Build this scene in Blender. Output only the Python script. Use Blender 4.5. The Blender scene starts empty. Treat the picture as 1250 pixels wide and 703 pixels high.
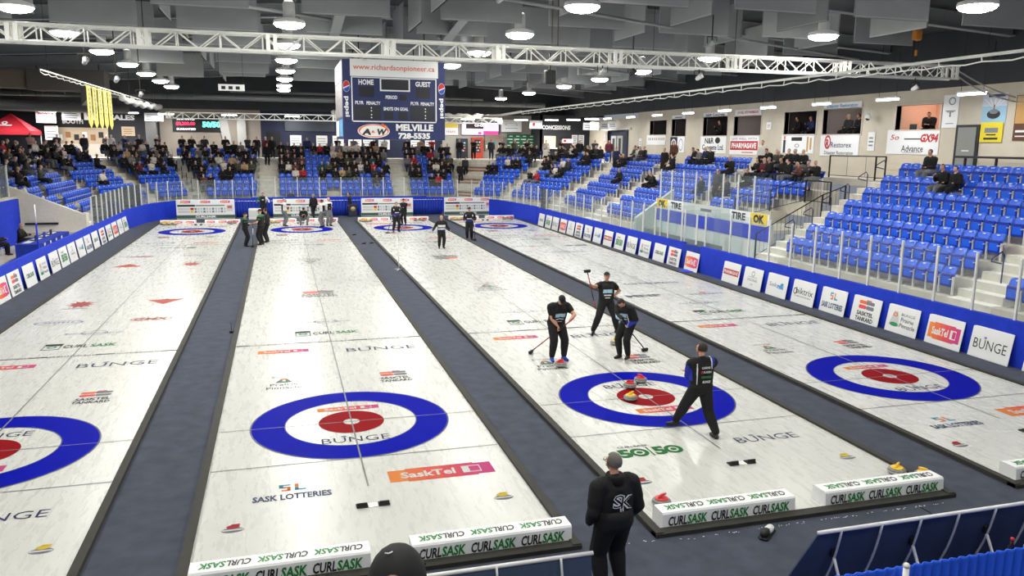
import bpy, math, random
from mathutils import Vector, Matrix, Quaternion
V = Vector
PI = math.pi
random.seed(7)
scene = bpy.context.scene
COL = scene.collection
rad = math.radians

# ------------------------------------------------------------------ materials
def lin(c):
    return tuple(((x/255)/12.92 if x/255 <= .04045 else ((x/255+.055)/1.055)**2.4) for x in c)
MATS = {}
def mat(name, rgb=None, rough=.6, metal=0., emit=0., noise=0., nscale=8., bump=0., bscale=60., spec=.5, alpha=1.):
    if name in MATS: return MATS[name]
    m = bpy.data.materials.new(name); m.use_nodes = True
    nt = m.node_tree; b = nt.nodes['Principled BSDF']
    c = lin(rgb)
    b.inputs['Base Color'].default_value = (*c, 1)
    b.inputs['Roughness'].default_value = rough
    b.inputs['Metallic'].default_value = metal
    b.inputs['Specular IOR Level'].default_value = spec
    if emit:
        b.inputs['Emission Color'].default_value = (*c, 1)
        b.inputs['Emission Strength'].default_value = emit
    if noise or bump:
        tc = nt.nodes.new('ShaderNodeTexCoord')
    if noise:
        n = nt.nodes.new('ShaderNodeTexNoise'); n.inputs['Scale'].default_value = nscale; n.inputs['Detail'].default_value = 5
        nt.links.new(tc.outputs['Object'], n.inputs['Vector'])
        r = nt.nodes.new('ShaderNodeMapRange')
        r.inputs['From Min'].default_value = .3; r.inputs['From Max'].default_value = .7
        r.inputs['To Min'].default_value = 1-noise; r.inputs['To Max'].default_value = 1+noise
        nt.links.new(n.outputs['Fac'], r.inputs['Value'])
        mx = nt.nodes.new('ShaderNodeVectorMath'); mx.operation = 'SCALE'
        mx.inputs[0].default_value = c
        nt.links.new(r.outputs['Result'], mx.inputs['Scale'])
        nt.links.new(mx.outputs['Vector'], b.inputs['Base Color'])
    if bump:
        n2 = nt.nodes.new('ShaderNodeTexNoise'); n2.inputs['Scale'].default_value = bscale; n2.inputs['Detail'].default_value = 3
        nt.links.new(tc.outputs['Object'], n2.inputs['Vector'])
        bp = nt.nodes.new('ShaderNodeBump'); bp.inputs['Strength'].default_value = bump; bp.inputs['Distance'].default_value = .02
        nt.links.new(n2.outputs['Fac'], bp.inputs['Height'])
        nt.links.new(bp.outputs['Normal'], b.inputs['Normal'])
    MATS[name] = m
    return m

def glass_mat(name, tint=(.86, .95, .92), refl=.10, haze=.06):
    if name in MATS: return MATS[name]
    m = bpy.data.materials.new(name); m.use_nodes = True
    nt = m.node_tree; nt.nodes.clear()
    out = nt.nodes.new('ShaderNodeOutputMaterial')
    tr = nt.nodes.new('ShaderNodeBsdfTransparent'); tr.inputs['Color'].default_value = (*tint, 1)
    gl = nt.nodes.new('ShaderNodeBsdfGlossy'); gl.inputs['Roughness'].default_value = .04
    df = nt.nodes.new('ShaderNodeBsdfDiffuse'); df.inputs['Color'].default_value = (.75, .82, .82, 1)
    lw = nt.nodes.new('ShaderNodeLayerWeight'); lw.inputs['Blend'].default_value = refl
    m1 = nt.nodes.new('ShaderNodeMixShader'); m2 = nt.nodes.new('ShaderNodeMixShader')
    m2.inputs['Fac'].default_value = haze
    nt.links.new(lw.outputs['Fresnel'], m1.inputs['Fac'])
    nt.links.new(tr.outputs[0], m1.inputs[1]); nt.links.new(gl.outputs[0], m1.inputs[2])
    nt.links.new(m1.outputs[0], m2.inputs[1]); nt.links.new(df.outputs[0], m2.inputs[2])
    nt.links.new(m2.outputs[0], out.inputs['Surface'])
    MATS[name] = m
    return m

def ice_mat():
    m = bpy.data.materials.new('pebbled white ice'); m.use_nodes = True
    nt = m.node_tree; b = nt.nodes['Principled BSDF']
    tc = nt.nodes.new('ShaderNodeTexCoord')
    mp = nt.nodes.new('ShaderNodeMapping'); mp.inputs['Scale'].default_value = (5, .9, 1)
    mp.inputs['Rotation'].default_value = (0, 0, rad(9))
    nt.links.new(tc.outputs['Object'], mp.inputs['Vector'])
    n = nt.nodes.new('ShaderNodeTexNoise'); n.inputs['Scale'].default_value = 1.6; n.inputs['Detail'].default_value = 6; n.inputs['Roughness'].default_value = .7
    nt.links.new(mp.outputs[0], n.inputs['Vector'])
    r = nt.nodes.new('ShaderNodeMapRange'); r.inputs['From Min'].default_value = .3; r.inputs['From Max'].default_value = .7
    r.inputs['To Min'].default_value = .25; r.inputs['To Max'].default_value = .31
    nt.links.new(n.outputs['Fac'], r.inputs['Value']); nt.links.new(r.outputs[0], b.inputs['Roughness'])
    cr = nt.nodes.new('ShaderNodeMix'); cr.data_type = 'RGBA'
    cr.inputs['A'].default_value = (*lin((191, 192, 187)), 1); cr.inputs['B'].default_value = (*lin((197, 198, 192)), 1)
    nt.links.new(n.outputs['Fac'], cr.inputs['Factor']); nt.links.new(cr.outputs['Result'], b.inputs['Base Color'])
    v = nt.nodes.new('ShaderNodeTexVoronoi'); v.inputs['Scale'].default_value = 45
    nt.links.new(tc.outputs['Object'], v.inputs['Vector'])
    n3 = nt.nodes.new('ShaderNodeTexNoise'); n3.inputs['Scale'].default_value = 6; n3.inputs['Detail'].default_value = 4
    nt.links.new(mp.outputs[0], n3.inputs['Vector'])
    ad = nt.nodes.new('ShaderNodeMath'); ad.operation = 'ADD'
    nt.links.new(v.outputs['Distance'], ad.inputs[0]); nt.links.new(n3.outputs['Fac'], ad.inputs[1])
    bp = nt.nodes.new('ShaderNodeBump'); bp.inputs['Strength'].default_value = .02; bp.inputs['Distance'].default_value = .0015
    nt.links.new(ad.outputs[0], bp.inputs['Height']); nt.links.new(bp.outputs['Normal'], b.inputs['Normal'])
    b.inputs['Specular IOR Level'].default_value = .28
    MATS['ice'] = m
    return m

ICE = ice_mat()
CARPET = mat('slate carpet', (74, 78, 90), .95, noise=.16, nscale=3.2, bump=.4, bscale=220, spec=.1)
EDGE = mat('dark rubber edging', (46, 45, 40), .8, noise=.15, nscale=5)
BLACK = mat('black', (14, 14, 15), .6)
WHITE = mat('white paint', (235, 235, 232), .5)
PANELW = mat('white panel board', (236, 237, 236), .45)
NAVY = mat('print navy', (38, 44, 92), .5)
INK = mat('print black', (26, 27, 30), .5)
GREYP = mat('print grey', (120, 124, 130), .5)
GREEN = mat('print green', (22, 122, 48), .5)
TEALG = mat('print teal green', (46, 150, 96), .5)
REDP = mat('print red', (188, 30, 40), .5)
REDI = mat('ice red', (130, 17, 24), .5, spec=.012)
BLUEI = mat('ice blue', (4, 14, 150), .5, noise=.10, nscale=3, spec=.012)
ORANGEP = mat('print orange', (240, 128, 52), .5)
TEALP = mat('print teal', (58, 158, 190), .5)
LBLUE = mat('print light blue', (70, 150, 205), .5)
FADER = mat('faded red ice print', (196, 110, 98), .4)
FADEB = mat('faded blue ice print', (140, 146, 184), .4)
FADEG = mat('faded grey ice print', (120, 120, 116), .4)
LINEG = mat('grey ice line', (112, 114, 114), .4, spec=.1)
GRAD = [mat('banner blend %d' % i, c, .45) for i, c in enumerate([(243, 140, 62), (240, 116, 66), (236, 96, 76), (230, 80, 92), (224, 68, 112), (212, 62, 132)])]
FABRIC = mat('blue fabric', (6, 52, 200), .8, noise=.12, nscale=4, bump=.3, bscale=30)
DRAPE = mat('royal blue drape', (20, 52, 168), .75, noise=.15, nscale=6)
CONC = mat('pale concrete', (204, 198, 182), .85, noise=.1, nscale=1.5)
RISER = mat('shaded stair riser', (208, 203, 190), .85, noise=.12, nscale=3)  # riser shade put into the colour, since flat light hides the steps
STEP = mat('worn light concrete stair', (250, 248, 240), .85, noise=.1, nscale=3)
BLOCKW = mat('beige block wall', (202, 193, 174), .8, noise=.06, nscale=1.2)
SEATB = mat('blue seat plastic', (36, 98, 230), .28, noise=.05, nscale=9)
SEATD = mat('deep blue shaded pan', (14, 48, 160), .34)  # pan colour deepened as shade below the back, where even light leaves seats flat
ALU = mat('pale aluminium', (226, 226, 222), .4)
STEEL = mat('white truss paint', (248, 248, 240), .4)
BAFF = mat('grey acoustic panel', (154, 157, 158), .85, noise=.06, nscale=1.3)
ROOFM = mat('dark roof deck', (58, 61, 64), .85, noise=.12, nscale=.8)
BEAM = mat('grey steel beam', (140, 143, 145), .6)
DARKW = mat('charcoal wall', (44, 45, 50), .8)
NAVYW = mat('dark navy wall', (34, 38, 62), .8)
YEL = mat('yellow print', (236, 206, 62), .55)
GLASS = glass_mat('rink glass', (.95, .97, .97), .06, .045)
LAMP = mat('high bay glow', (255, 253, 244), .4, emit=75)
TUBE = mat('tube glow', (252, 252, 255), .4, emit=9)

# ------------------------------------------------------------------ mesh builder
class MB:
    def __init__(s):
        s.v = []; s.f = []; s.m = []; s.sm = []; s.mats = []
    def mi(s, m):
        if m not in s.mats: s.mats.append(m)
        return s.mats.index(m)
    def add(s, vs, fs, m, smooth=False):
        o = len(s.v); i = s.mi(m)
        s.v.extend([tuple(v) for v in vs])
        for f in fs:
            s.f.append(tuple(o+a for a in f)); s.m.append(i); s.sm.append(smooth)
        return s
    def box(s, x0, y0, z0, x1, y1, z1, m, M=None):
        vs = [V((x, y, z)) for z in (z0, z1) for x, y in ((x0, y0), (x1, y0), (x1, y1), (x0, y1))]
        if M is not None: vs = [M @ v for v in vs]
        return s.add(vs, [(3, 2, 1, 0), (4, 5, 6, 7), (0, 1, 5, 4), (1, 2, 6, 5), (2, 3, 7, 6), (3, 0, 4, 7)], m)
    def bbox(s, x0, y0, z0, x1, y1, z1, m, b=.02, M=None):     # box with chamfered edges
        c = [(x0+b, y0, ), ]
        def ring(z, i):
            return [V((x0+b+i, y0+i, z)), V((x1-b-i, y0+i, z)), V((x1-i, y0+b+i, z)), V((x1-i, y1-b-i, z)), V((x1-b-i, y1-i, z)), V((x0+b+i, y1-i, z)), V((x0+i, y1-b-i, z)), V((x0+i, y0+b+i, z))]
        rs = [ring(z0, b*.7), ring(z0+b, 0), ring(z1-b, 0), ring(z1, b*.7)]
        vs = sum(rs, [])
        if M is not None: vs = [M @ v for v in vs]
        fs = [tuple(range(7, -1, -1)), tuple(range(24, 32))]
        for k in range(3):
            for i in range(8):
                j = (i+1) % 8
                fs.append((k*8+i, k*8+j, k*8+8+j, k*8+8+i))
        return s.add(vs, fs, m)
    def poly(s, pts, m):
        return s.add(pts, [tuple(range(len(pts)))], m)
    def prism(s, pts, d, m):
        n = len(pts); a = [V(p) for p in pts]; d = V(d); b = [p+d for p in a]
        fs = [tuple(range(n-1, -1, -1)), tuple(range(n, 2*n))]+[(i, (i+1) % n, n+(i+1) % n, n+i) for i in range(n)]
        return s.add(a+b, fs, m)
    def tube(s, pts, r, m, n=8, caps=True, smooth=True):
        pts = [V(p) for p in pts]; vs = []; fs = []
        rs = r if isinstance(r, (list, tuple)) else [r]*len(pts)
        up = None
        for i, p in enumerate(pts):
            t = (pts[min(i+1, len(pts)-1)]-pts[max(i-1, 0)]).normalized()
            if up is None: up = t.orthogonal().normalized()
            else:
                up = (up-t*up.dot(t))
                up = up.normalized() if up.length > 1e-6 else t.orthogonal().normalized()
            q = t.cross(up)
            for k in range(n):
                a = 2*PI*k/n
                vs.append(p+(up*math.cos(a)+q*math.sin(a))*rs[i])
        for i in range(len(pts)-1):
            for k in range(n):
                j = (k+1) % n
                fs.append((i*n+k, i*n+j, i*n+n+j, i*n+n+k))
        if caps:
            fs.append(tuple(range(n-1, -1, -1))); fs.append(tuple((len(pts)-1)*n+k for k in range(n)))
        return s.add(vs, fs, m, smooth)
    def bar(s, a, b, w, m, h=None):                            # square bar
        a = V(a); b = V(b); h = h or w
        t = (b-a).normalized(); u = t.cross(V((0, 0, 1)))
        u = u.normalized() if u.length > 1e-4 else V((1, 0, 0))
        q = u.cross(t)
        vs = [p+u*sx*w/2+q*sz*h/2 for p in (a, b) for sx, sz in ((-1, -1), (1, -1), (1, 1), (-1, 1))]
        return s.add(vs, [(3, 2, 1, 0), (4, 5, 6, 7), (0, 1, 5, 4), (1, 2, 6, 5), (2, 3, 7, 6), (3, 0, 4, 7)], m)
    def lathe(s, prof, m, n=24, c=(0, 0, 0), smooth=True, M=None):
        vs = []; fs = []; c = V(c)
        for r, z in prof:
            for k in range(n):
                a = 2*PI*k/n; p = V((r*math.cos(a), r*math.sin(a), z))+c
                vs.append(M @ p if M is not None else p)
        for i in range(len(prof)-1):
            for k in range(n):
                j = (k+1) % n
                fs.append((i*n+k, i*n+j, i*n+n+j, i*n+n+k))
        fs.append(tuple(range(n-1, -1, -1))); fs.append(tuple((len(prof)-1)*n+k for k in range(n)))
        return s.add(vs, fs, m, smooth)
    def ring(s, c, r0, r1, z, m, n=96):
        vs = []
        for k in range(n):
            a = 2*PI*k/n
            vs += [V((c[0]+r0*math.cos(a), c[1]+r0*math.sin(a), z)), V((c[0]+r1*math.cos(a), c[1]+r1*math.sin(a), z))]
        return s.add(vs, [(2*k, 2*k+1, (2*k+3) % (2*n), (2*k+2) % (2*n)) for k in range(n)], m)
    def ellipsoid(s, c, r, m, n=14, k=8, M=None):
        pr = [(math.sin(PI*i/k), -math.cos(PI*i/k)) for i in range(k+1)]
        vs = []; c = V(c)
        for a, z in pr:
            for j in range(n):
                t = 2*PI*j/n; p = V((r[0]*a*math.cos(t), r[1]*a*math.sin(t), r[2]*z))
                if M is not None: p = M @ p
                vs.append(p+c)
        fs = [(i*n+j, i*n+(j+1) % n, i*n+n+(j+1) % n, i*n+n+j) for i in range(k) for j in range(n)]
        return s.add(vs, fs, m, True)
    def mesh(s, name):
        me = bpy.data.meshes.new(name)
        me.from_pydata(s.v, [], s.f)
        for m in s.mats: me.materials.append(m)
        me.polygons.foreach_set('material_index', s.m)
        me.polygons.foreach_set('use_smooth', s.sm)
        me.validate(); me.update()
        return me
    def build(s, name, parent=None, loc=None, rz=0):
        return obj(name, s.mesh(name), parent, loc, rz)

def obj(name, data, parent=None, loc=None, rz=0):
    o = bpy.data.objects.new(name, data); COL.objects.link(o)
    if parent is not None: o.parent = parent
    if loc is not None: o.location = loc
    if rz: o.rotation_euler = (0, 0, rz)
    return o
def tag(o, label, cat, group=None):
    o['label'] = label; o['category'] = cat
    if group: o['group'] = group
    return o
def thing(name, label, cat, loc=(0, 0, 0), rz=0, group=None):
    o = obj(name, None, None, loc, rz); o.empty_display_size = .1
    return tag(o, label, cat, group)
def struct(name, mb, label=None):
    o = mb.build(name); o['kind'] = 'structure'
    if label: o['label'] = label
    return o
def dup(root, loc, rz, label, group=None):
    r = root.copy(); COL.objects.link(r); r.location = loc; r.rotation_euler = (0, 0, rz); r['label'] = label
    if group: r['group'] = group
    for ch in list(root.children):
        c = ch.copy(); COL.objects.link(c); c.parent = r
        for g in list(ch.children):
            d = g.copy(); COL.objects.link(d); d.parent = c
    return r
ORD = ['zeroth', 'first', 'second', 'third', 'fourth', 'fifth', 'sixth', 'seventh', 'eighth', 'ninth', 'tenth', 'eleventh', 'twelfth', 'thirteenth', 'fourteenth', 'fifteenth', 'sixteenth', 'seventeenth', 'eighteenth', 'nineteenth', 'twentieth', 'twenty-first', 'twenty-second', 'twenty-third', 'twenty-fourth', 'twenty-fifth', 'twenty-sixth', 'twenty-seventh', 'twenty-eighth', 'twenty-ninth', 'thirtieth']

# ------------------------------------------------------------------ lettering
TXT = {}
def text_data(t, bold=.0, res=2):
    k = (t, bold)
    if k in TXT: return TXT[k]
    c = bpy.data.curves.new('t', 'FONT'); c.body = t; c.size = 1; c.offset = bold; c.resolution_u = res
    o = bpy.data.objects.new('t', c); COL.objects.link(o)
    me = bpy.data.meshes.new_from_object(o)
    vs = [V(v.co) for v in me.vertices]; fs = [tuple(p.vertices) for p in me.polygons]
    bpy.data.objects.remove(o); bpy.data.meshes.remove(me)
    x0 = min(v.x for v in vs); x1 = max(v.x for v in vs); y0 = min(v.y for v in vs); y1 = max(v.y for v in vs)
    vs = [((v.x-x0)/(x1-x0)-.5, (v.y-y0)/(y1-y0)-.5) for v in vs]
    TXT[k] = (vs, fs, (x1-x0)/(y1-y0))
    return TXT[k]
class Plane:                        # a drawing plane: origin, right vector, up vector, lift along the normal
    def __init__(s, o, u=(1, 0, 0), v=(0, 1, 0)):
        s.o = V(o); s.u = V(u).normalized(); s.v = V(v).normalized(); s.n = s.u.cross(s.v)
    def at(s, x, y, l=.002): return s.o+s.u*x+s.v*y+s.n*l
    def sub(s, x, y, flip=False):
        k = -1 if flip else 1
        return Plane(s.at(x, y, 0), s.u*k, s.v*k)
def text(mb, pl, t, x, y, w, h, m, bold=.02, shear=0, l=.004):
    vs, fs, asp = text_data(t, bold)
    if w is None: w = h*asp
    mb.add([pl.at(x+a*w+b*h*shear, y+b*h, l) for a, b in vs], fs, m)
def rect(mb, pl, x0, y0, x1, y1, m, l=.002):
    mb.poly([pl.at(x0, y0, l), pl.at(x1, y0, l), pl.at(x1, y1, l), pl.at(x0, y1, l)], m)
def disc(mb, pl, x, y, rx, ry, m, l=.002, n=28, r_in=0, a0=0, a1=2*PI):
    full = abs(a1-a0-2*PI) < 1e-6
    k = n if full else n+1
    an = [a0+(a1-a0)*i/n for i in range(k)]
    out = [pl.at(x+rx*math.cos(a), y+ry*math.sin(a), l) for a in an]
    if r_in <= 0: mb.poly(out, m)
    else:
        inn = [pl.at(x+rx*r_in*math.cos(a), y+ry*r_in*math.sin(a), l) for a in an]
        fs = [(i, (i+1) % k, k+(i+1) % k, k+i) for i in range(n)]
        mb.add(out+inn, fs, m)
def rrect(mb, pl, x0, y0, x1, y1, r, m, l=.002):
    pts = []
    for cx, cy, a in ((x1-r, y0+r, -90), (x1-r, y1-r, 0), (x0+r, y1-r, 90), (x0+r, y0+r, 180)):
        pts += [pl.at(cx+r*math.cos(rad(a+t)), cy+r*math.sin(rad(a+t)), l) for t in (0, 30, 60, 90)]
    mb.poly(pts, m)

def lg_telco(mb, p, w, h):                    # orange to pink banner
    n = len(GRAD)
    for i in range(n):
        x0 = -w/2+w*i/n; x1 = x0+w/n
        s = .06*h
        rect(mb, p, x0, -h/2+(s if i in (0, n-1) else 0), x1, h/2-(s if i in (0, n-1) else 0), GRAD[i])
    text(mb, p, 'SaskTel', -.13*w, 0, .52*w, .46*h, WHITE, .03)
    rect(mb, p, .2*w, -.26*h, .38*w, .26*h, WHITE, .004)
    rect(mb, p, .27*w, -.2*h, .37*w, .2*h, GRAD[5], .006)
def lg_grain(mb, p, w, h, m=NAVY):
    text(mb, p, 'BUNGE', 0, -.1*h, w, .74*h, m, -.005)
    disc(mb, p, -.17*w, .40*h, .045*w, .10*h, FADEB, .005, 10)
def lg_tankard(mb, p, w, h, m=INK):
    rrect(mb, p, -.36*w, .27*h, 0, .42*h, .06*h, GRAD[1]); rect(mb, p, -.02*w, .27*h, .05*w, .42*h, GREYP, .003)
    rrect(mb, p, 0, .27*h, .36*w, .42*h, .06*h, GREYP)
    rrect(mb, p, -.36*w, .06*h, 0, .22*h, .06*h, GRAD[3]); rrect(mb, p, 0, .06*h, .36*w, .22*h, .06*h, GREYP)
    rect(mb, p, -.02*w, .43*h, .2*w, .48*h, GRAD[4])
    text(mb, p, 'SASKTEL', 0, -.14*h, .78*w, .18*h, m, .03); text(mb, p, 'TANKARD', 0, -.38*h, .84*w, .18*h, m, .03)
def lg_pinnacle(mb, p, w, h, m=INK):
    text(mb, p, 'BUNGE', 0, .42*h, .55*w, .10*h, GREYP, 0)
    for x0, x1 in ((-.2, -.05), (.05, .2)):
        mb.poly([p.at(x0*w, -.02*h), p.at(x1*w, -.02*h), p.at((x1*.3)*w, .3*h), p.at((x0*.3)*w, .3*h)], GREYP)
    disc(mb, p, 0, .02*h, .14*w, .05*h, TEALG, .004, 12); disc(mb, p, 0, .24*h, .07*w, .06*h, ORANGEP, .004, 8)
    text(mb, p, 'Prairie', 0, -.16*h, .62*w, .17*h, m, .005); text(mb, p, 'Pinnacle', 0, -.40*h, .78*w, .17*h, m, .005)
def lg_pinnacle_wide(mb, p, w, h):
    q = p.sub(-.27*w, 0)
    mb.poly([q.at(-.2*w, -.36*h), q.at(.2*w, -.36*h), q.at(.07*w, .36*h), q.at(-.07*w, .36*h)], mat('print pale grey', (205, 205, 205), .5))
    disc(mb, q, 0, .2*h, .09*w, .11*h, ORANGEP, .005, 6, .5); disc(mb, q, 0, -.28*h, .16*w, .1*h, TEALG, .005, 14)
    text(mb, p, 'BUNGE', .2*w, .27*h, .5*w, .13*h, GREYP, 0); text(mb, p, 'Prairie', .19*w, .02*h, .46*w, .2*h, INK, 0); text(mb, p, 'Pinnacle', .22*w, -.25*h, .56*w, .2*h, INK, 0)
def lg_lottery(mb, p, w, h):
    q = p.sub(0, .27*h)
    for x0, y0, x1, y1, m in ((-.16, .10, -.02, .17, TEALP), (-.16, -.02, -.11, .12, TEALP), (-.14, -.02, -.02, .04, ORANGEP), (-.06, -.16, -.02, .02, ORANGEP), (-.13, -.18, -.02, -.11, ORANGEP), (.03, 0, .08, .17, ORANGEP), (.03, -.18, .08, -.02, TEALP), (.06, -.18, .17, -.11, TEALP)):
        rect(mb, q, x0*w, y0*h*1.1, x1*w, y1*h*1.1, m)
    text(mb, p, 'SASK LOTTERIES', 0, -.27*h, w*.94, .32*h, mat('print slate blue', (46, 72, 112), .5), .03)
def lg_curl(mb, p, w, h):
    rect(mb, p, -w/2, -h/2, -.27*w, h/2, INK); rect(mb, p, -.485*w, -.42*h, -.285*w, .14*h, PANELW, .003); disc(mb, p, -.385*w, -.08*h, .07*w, .2*h, TEALG, .005, 10, .5)
    text(mb, p, 'CURL', -.08*w, -.05*h, .32*w, .5*h, INK, .03); text(mb, p, 'SASK', .28*w, -.05*h, .34*w, .5*h, GREEN, .03)
def lg_curl_plain(mb, p, w, h):
    text(mb, p, 'CURL', -.21*w, 0, .42*w, .2*h, INK, .03, .15); text(mb, p, 'SASK', .24*w, 0, .44*w, .2*h, GREEN, .03, .15)
def lg_fifty(mb, p, w, h):
    for i, x in enumerate((-.42, .12)):
        text(mb, p, '5', x*w+.02*w, -.08*h, .2*w, .64*h, GREEN, .05)
        disc(mb, p, x*w+.24*w, -.08*h, .14*w, .32*h, GREEN, .003, 20, .55); disc(mb, p, x*w+.24*w, -.08*h, .05*w, .1*h, GREEN, .003, 10)
    rect(mb, p, -.02*w, -.42*h, .005*w, .3*h, GREEN)
    text(mb, p, 'CURLSASK', -.18*w, .42*h, .5*w, .14*h, INK, .01)
def lg_milk(mb, p, w, h):
    text(mb, p, 'Sask', -.22*w, .02*h, .44*w, .22*h, GREYP, .0); text(mb, p, 'milk', .24*w, .0, .42*w, .26*h, LBLUE, .05)
    disc(mb, p, .32*w, .12*h, .08*w, .07*h, LBLUE, .003, 12)
def lg_bike(mb, p, w, h):
    disc(mb, p, -.4*w, 0, .1*w, .1*w, INK, .003, 16, .72); text(mb, p, 'biktrix', .06*w, .06*h, .84*w, .34*h, INK, 0)
    text(mb, p, 'ULTIMATE ELECTRIC BIKES', 0, -.24*h, .8*w, .06*h, INK, .01)
def lg_sixteen(mb, p, w, h):
    disc(mb, p, 0, .27*h, .1*w, .1*w, GREYP, .003, 16, .75); text(mb, p, 'ORIGINAL', 0, -.08*h, .7*w, .15*h, GREYP, 0); text(mb, p, '16', 0, -.32*h, .14*w, .11*h, GREYP, 0)
    rect(mb, p, -.3*w, .07*h, .3*w, .09*h, GREYP)
def lg_pharm(mb, p, w, h):
    rect(mb, p, -.48*w, -.14*h, .48*w, .18*h, REDP); text(mb, p, 'PHARMASAVE', 0, .02*h, .88*w, .19*h, PANELW, .02, 0, .005)
def lg_real(mb, p, w, h):
    disc(mb, p, 0, 0, .22*w, .46*h, FADEB, .002, 24, .9); text(mb, p, 'Real Estate Agency', 0, -.08*h, w, .34*h, mat('print dusk blue', (92, 108, 140), .5), 0, .2)
def lg_oval(mb, p, w, h):
    disc(mb, p, 0, 0, w/2, h/2, mat('print violet blue', (112, 112, 176), .5), .002, 32, .9); [rect(mb, p, (-.3+.09*i)*w, -.12*h, (-.24+.09*i)*w, .2*h, FADEB) for i in range(7)]
def lg_gmx(mb, p, w, h):
    disc(mb, p, 0, 0, w/2, h*.5, FADER, .002, 28, .88); text(mb, p, 'GMX', 0, 0, .8*w, .62*h, mat('print brick red', (172, 70, 66), .5), .03, .2)
def lg_leaf(mb, p, w, h):
    pts = []
    for i in range(22):
        a = PI/2+2*PI*i/22; r = (.5 if i % 2 == 0 else .26)*(1 if i % 4 else .9)
        pts.append(p.at(r*w*math.cos(a), r*h*math.sin(a)))
    mb.add(pts+[p.at(0, 0)], [(i, (i+1) % 22, 22) for i in range(22)], mat('print maple red', (186, 92, 86), .5))
    rect(mb, p, -.45*w, -.56*h, .35*w, -.5*h, FADEG)
def lg_tri(mb, p, w, h):
    mb.poly([p.at(-w/2, h/2), p.at(0, -h/2), p.at(w/2, h/2)], mat('print coral', (204, 92, 78), .5)); mb.poly([p.at(-.06*w, h/2, .004), p.at(.1*w, h/2, .004), p.at(.02*w, .62*h, .004)], GREEN)
def lg_mnp(mb, p, w, h): text(mb, p, 'MNP', 0, 0, w, h, mat('print slate', (110, 112, 118), .5), .05)
def lg_corner(mb, p, w, h): text(mb, p, 'cornerstone', 0, 0, w, h, mat('print grey blue', (132, 138, 170), .5), .02)
def lg_script(mb, p, w, h):
    disc(mb, p, 0, .3*h, .1*w, .2*h, ORANGEP, .002, 10); [rect(mb, p, (-.5+.13*i)*w, -.3*h, (-.41+.13*i)*w, .05*h, FADEB) for i in range(8)]
def lg_stone(mb, p, w, h, m):
    disc(mb, p, 0, -.2*h, w/2, .3*h, GREYP, .002, 20); rect(mb, p, -.46*w, -.26*h, .46*w, -.12*h, PANELW, .004)
    disc(mb, p, 0, .16*h, .3*w, .22*h, m, .005, 14); rect(mb, p, -.1*w, .3*h, .3*w, .46*h, m, .005)
def lg_hatch(mb, p, w, h):
    rect(mb, p, -w/2, -h/2, w/2, h/2, FADER)
# ------------------------------------------------------------------ people
SKIN = mat('skin', (205, 152, 124), .55); SKIN2 = mat('pale skin', (222, 180, 156), .55)
BLK = mat('black fabric', (13, 13, 15), .85, noise=.2, nscale=6); DKPANT = mat('black trousers', (13, 13, 15), .85)
JEANS = mat('dark jeans', (38, 44, 62), .85); GREYPANT = mat('grey trousers', (112, 114, 116), .85)
SHOEB = mat('black shoe', (16, 16, 17), .45); SHOEBL = mat('blue shoe', (18, 56, 170), .45)
HAIRD = mat('dark hair', (42, 32, 26), .7); HAIRG = mat('grey hair', (150, 148, 144), .7); HAIRB = mat('blond hair', (206, 184, 150), .7)
EYE = mat('dark eye', (20, 16, 14), .3); LIP = mat('lip', (168, 96, 88), .5)
CLOTH = {'k': BLK, 'd': mat('charcoal jacket', (48, 50, 54), .85), 'g': mat('grey jacket', (118, 118, 120), .85), 'w': mat('cream jacket', (218, 212, 202), .85), 'r': mat('red jacket', (168, 28, 40), .85),
         't': mat('tan jacket', (178, 150, 112), .85), 'b': mat('navy jacket', (28, 36, 78), .85), 'o': mat('olive jacket', (70, 74, 58), .85), 'n': mat('brown jacket', (94, 58, 46), .85), 'c': mat('mint jacket', (158, 196, 192), .85), 'm': mat('maroon jacket', (92, 26, 38), .85), 'p': mat('pink jacket', (206, 164, 160), .85), 'e': mat('teal jacket', (26, 78, 84), .85)}
CNAME = {'k': 'black', 'd': 'charcoal', 'g': 'grey', 'w': 'cream', 'r': 'red', 't': 'tan', 'b': 'navy', 'o': 'olive', 'n': 'brown', 'c': 'mint', 'm': 'maroon', 'p': 'pink', 'e': 'teal'}

def cap(mb, p0, r0, p1, r1, n=12):
    p0 = V(p0); p1 = V(p1); d = p1-p0
    if d.length < 1e-5: d = V((0, 0, 1e-3))
    t = d.normalized(); pts = []; rs = []
    for a in (-85, -60, -30, 0):
        pts.append(p0+t*r0*math.sin(rad(a))); rs.append(r0*math.cos(rad(a)))
    for a in (0, 30, 60, 85):
        pts.append(p1+t*r1*math.sin(rad(a))); rs.append(r1*math.cos(rad(a)))
    mb.tube(pts, rs, BLK, n)

def ik(a, b, l1, l2, pole):
    d = b-a; L = min(d.length, (l1+l2)*.999); t = d.normalized()
    b = a+t*L
    x = (l1*l1-l2*l2+L*L)/(2*L); h = math.sqrt(max(l1*l1-x*x, 0))
    p = pole-t*pole.dot(t)
    p = p.normalized() if p.length > 1e-5 else t.orthogonal().normalized()
    return a+t*x+p*h, b

def remesh(mb, vox, sm=2):
    o = mb.build('tmp')
    m = o.modifiers.new('r', 'REMESH'); m.mode = 'VOXEL'; m.voxel_size = vox; m.use_smooth_shade = True
    if sm:
        s = o.modifiers.new('s', 'SMOOTH'); s.factor = .5; s.iterations = sm
    dg = bpy.context.evaluated_depsgraph_get()
    me = bpy.data.meshes.new_from_object(o.evaluated_get(dg), preserve_all_data_layers=False, depsgraph=dg)
    old = o.data; bpy.data.objects.remove(o); bpy.data.meshes.remove(old)
    me.materials.clear()
    return me

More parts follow.
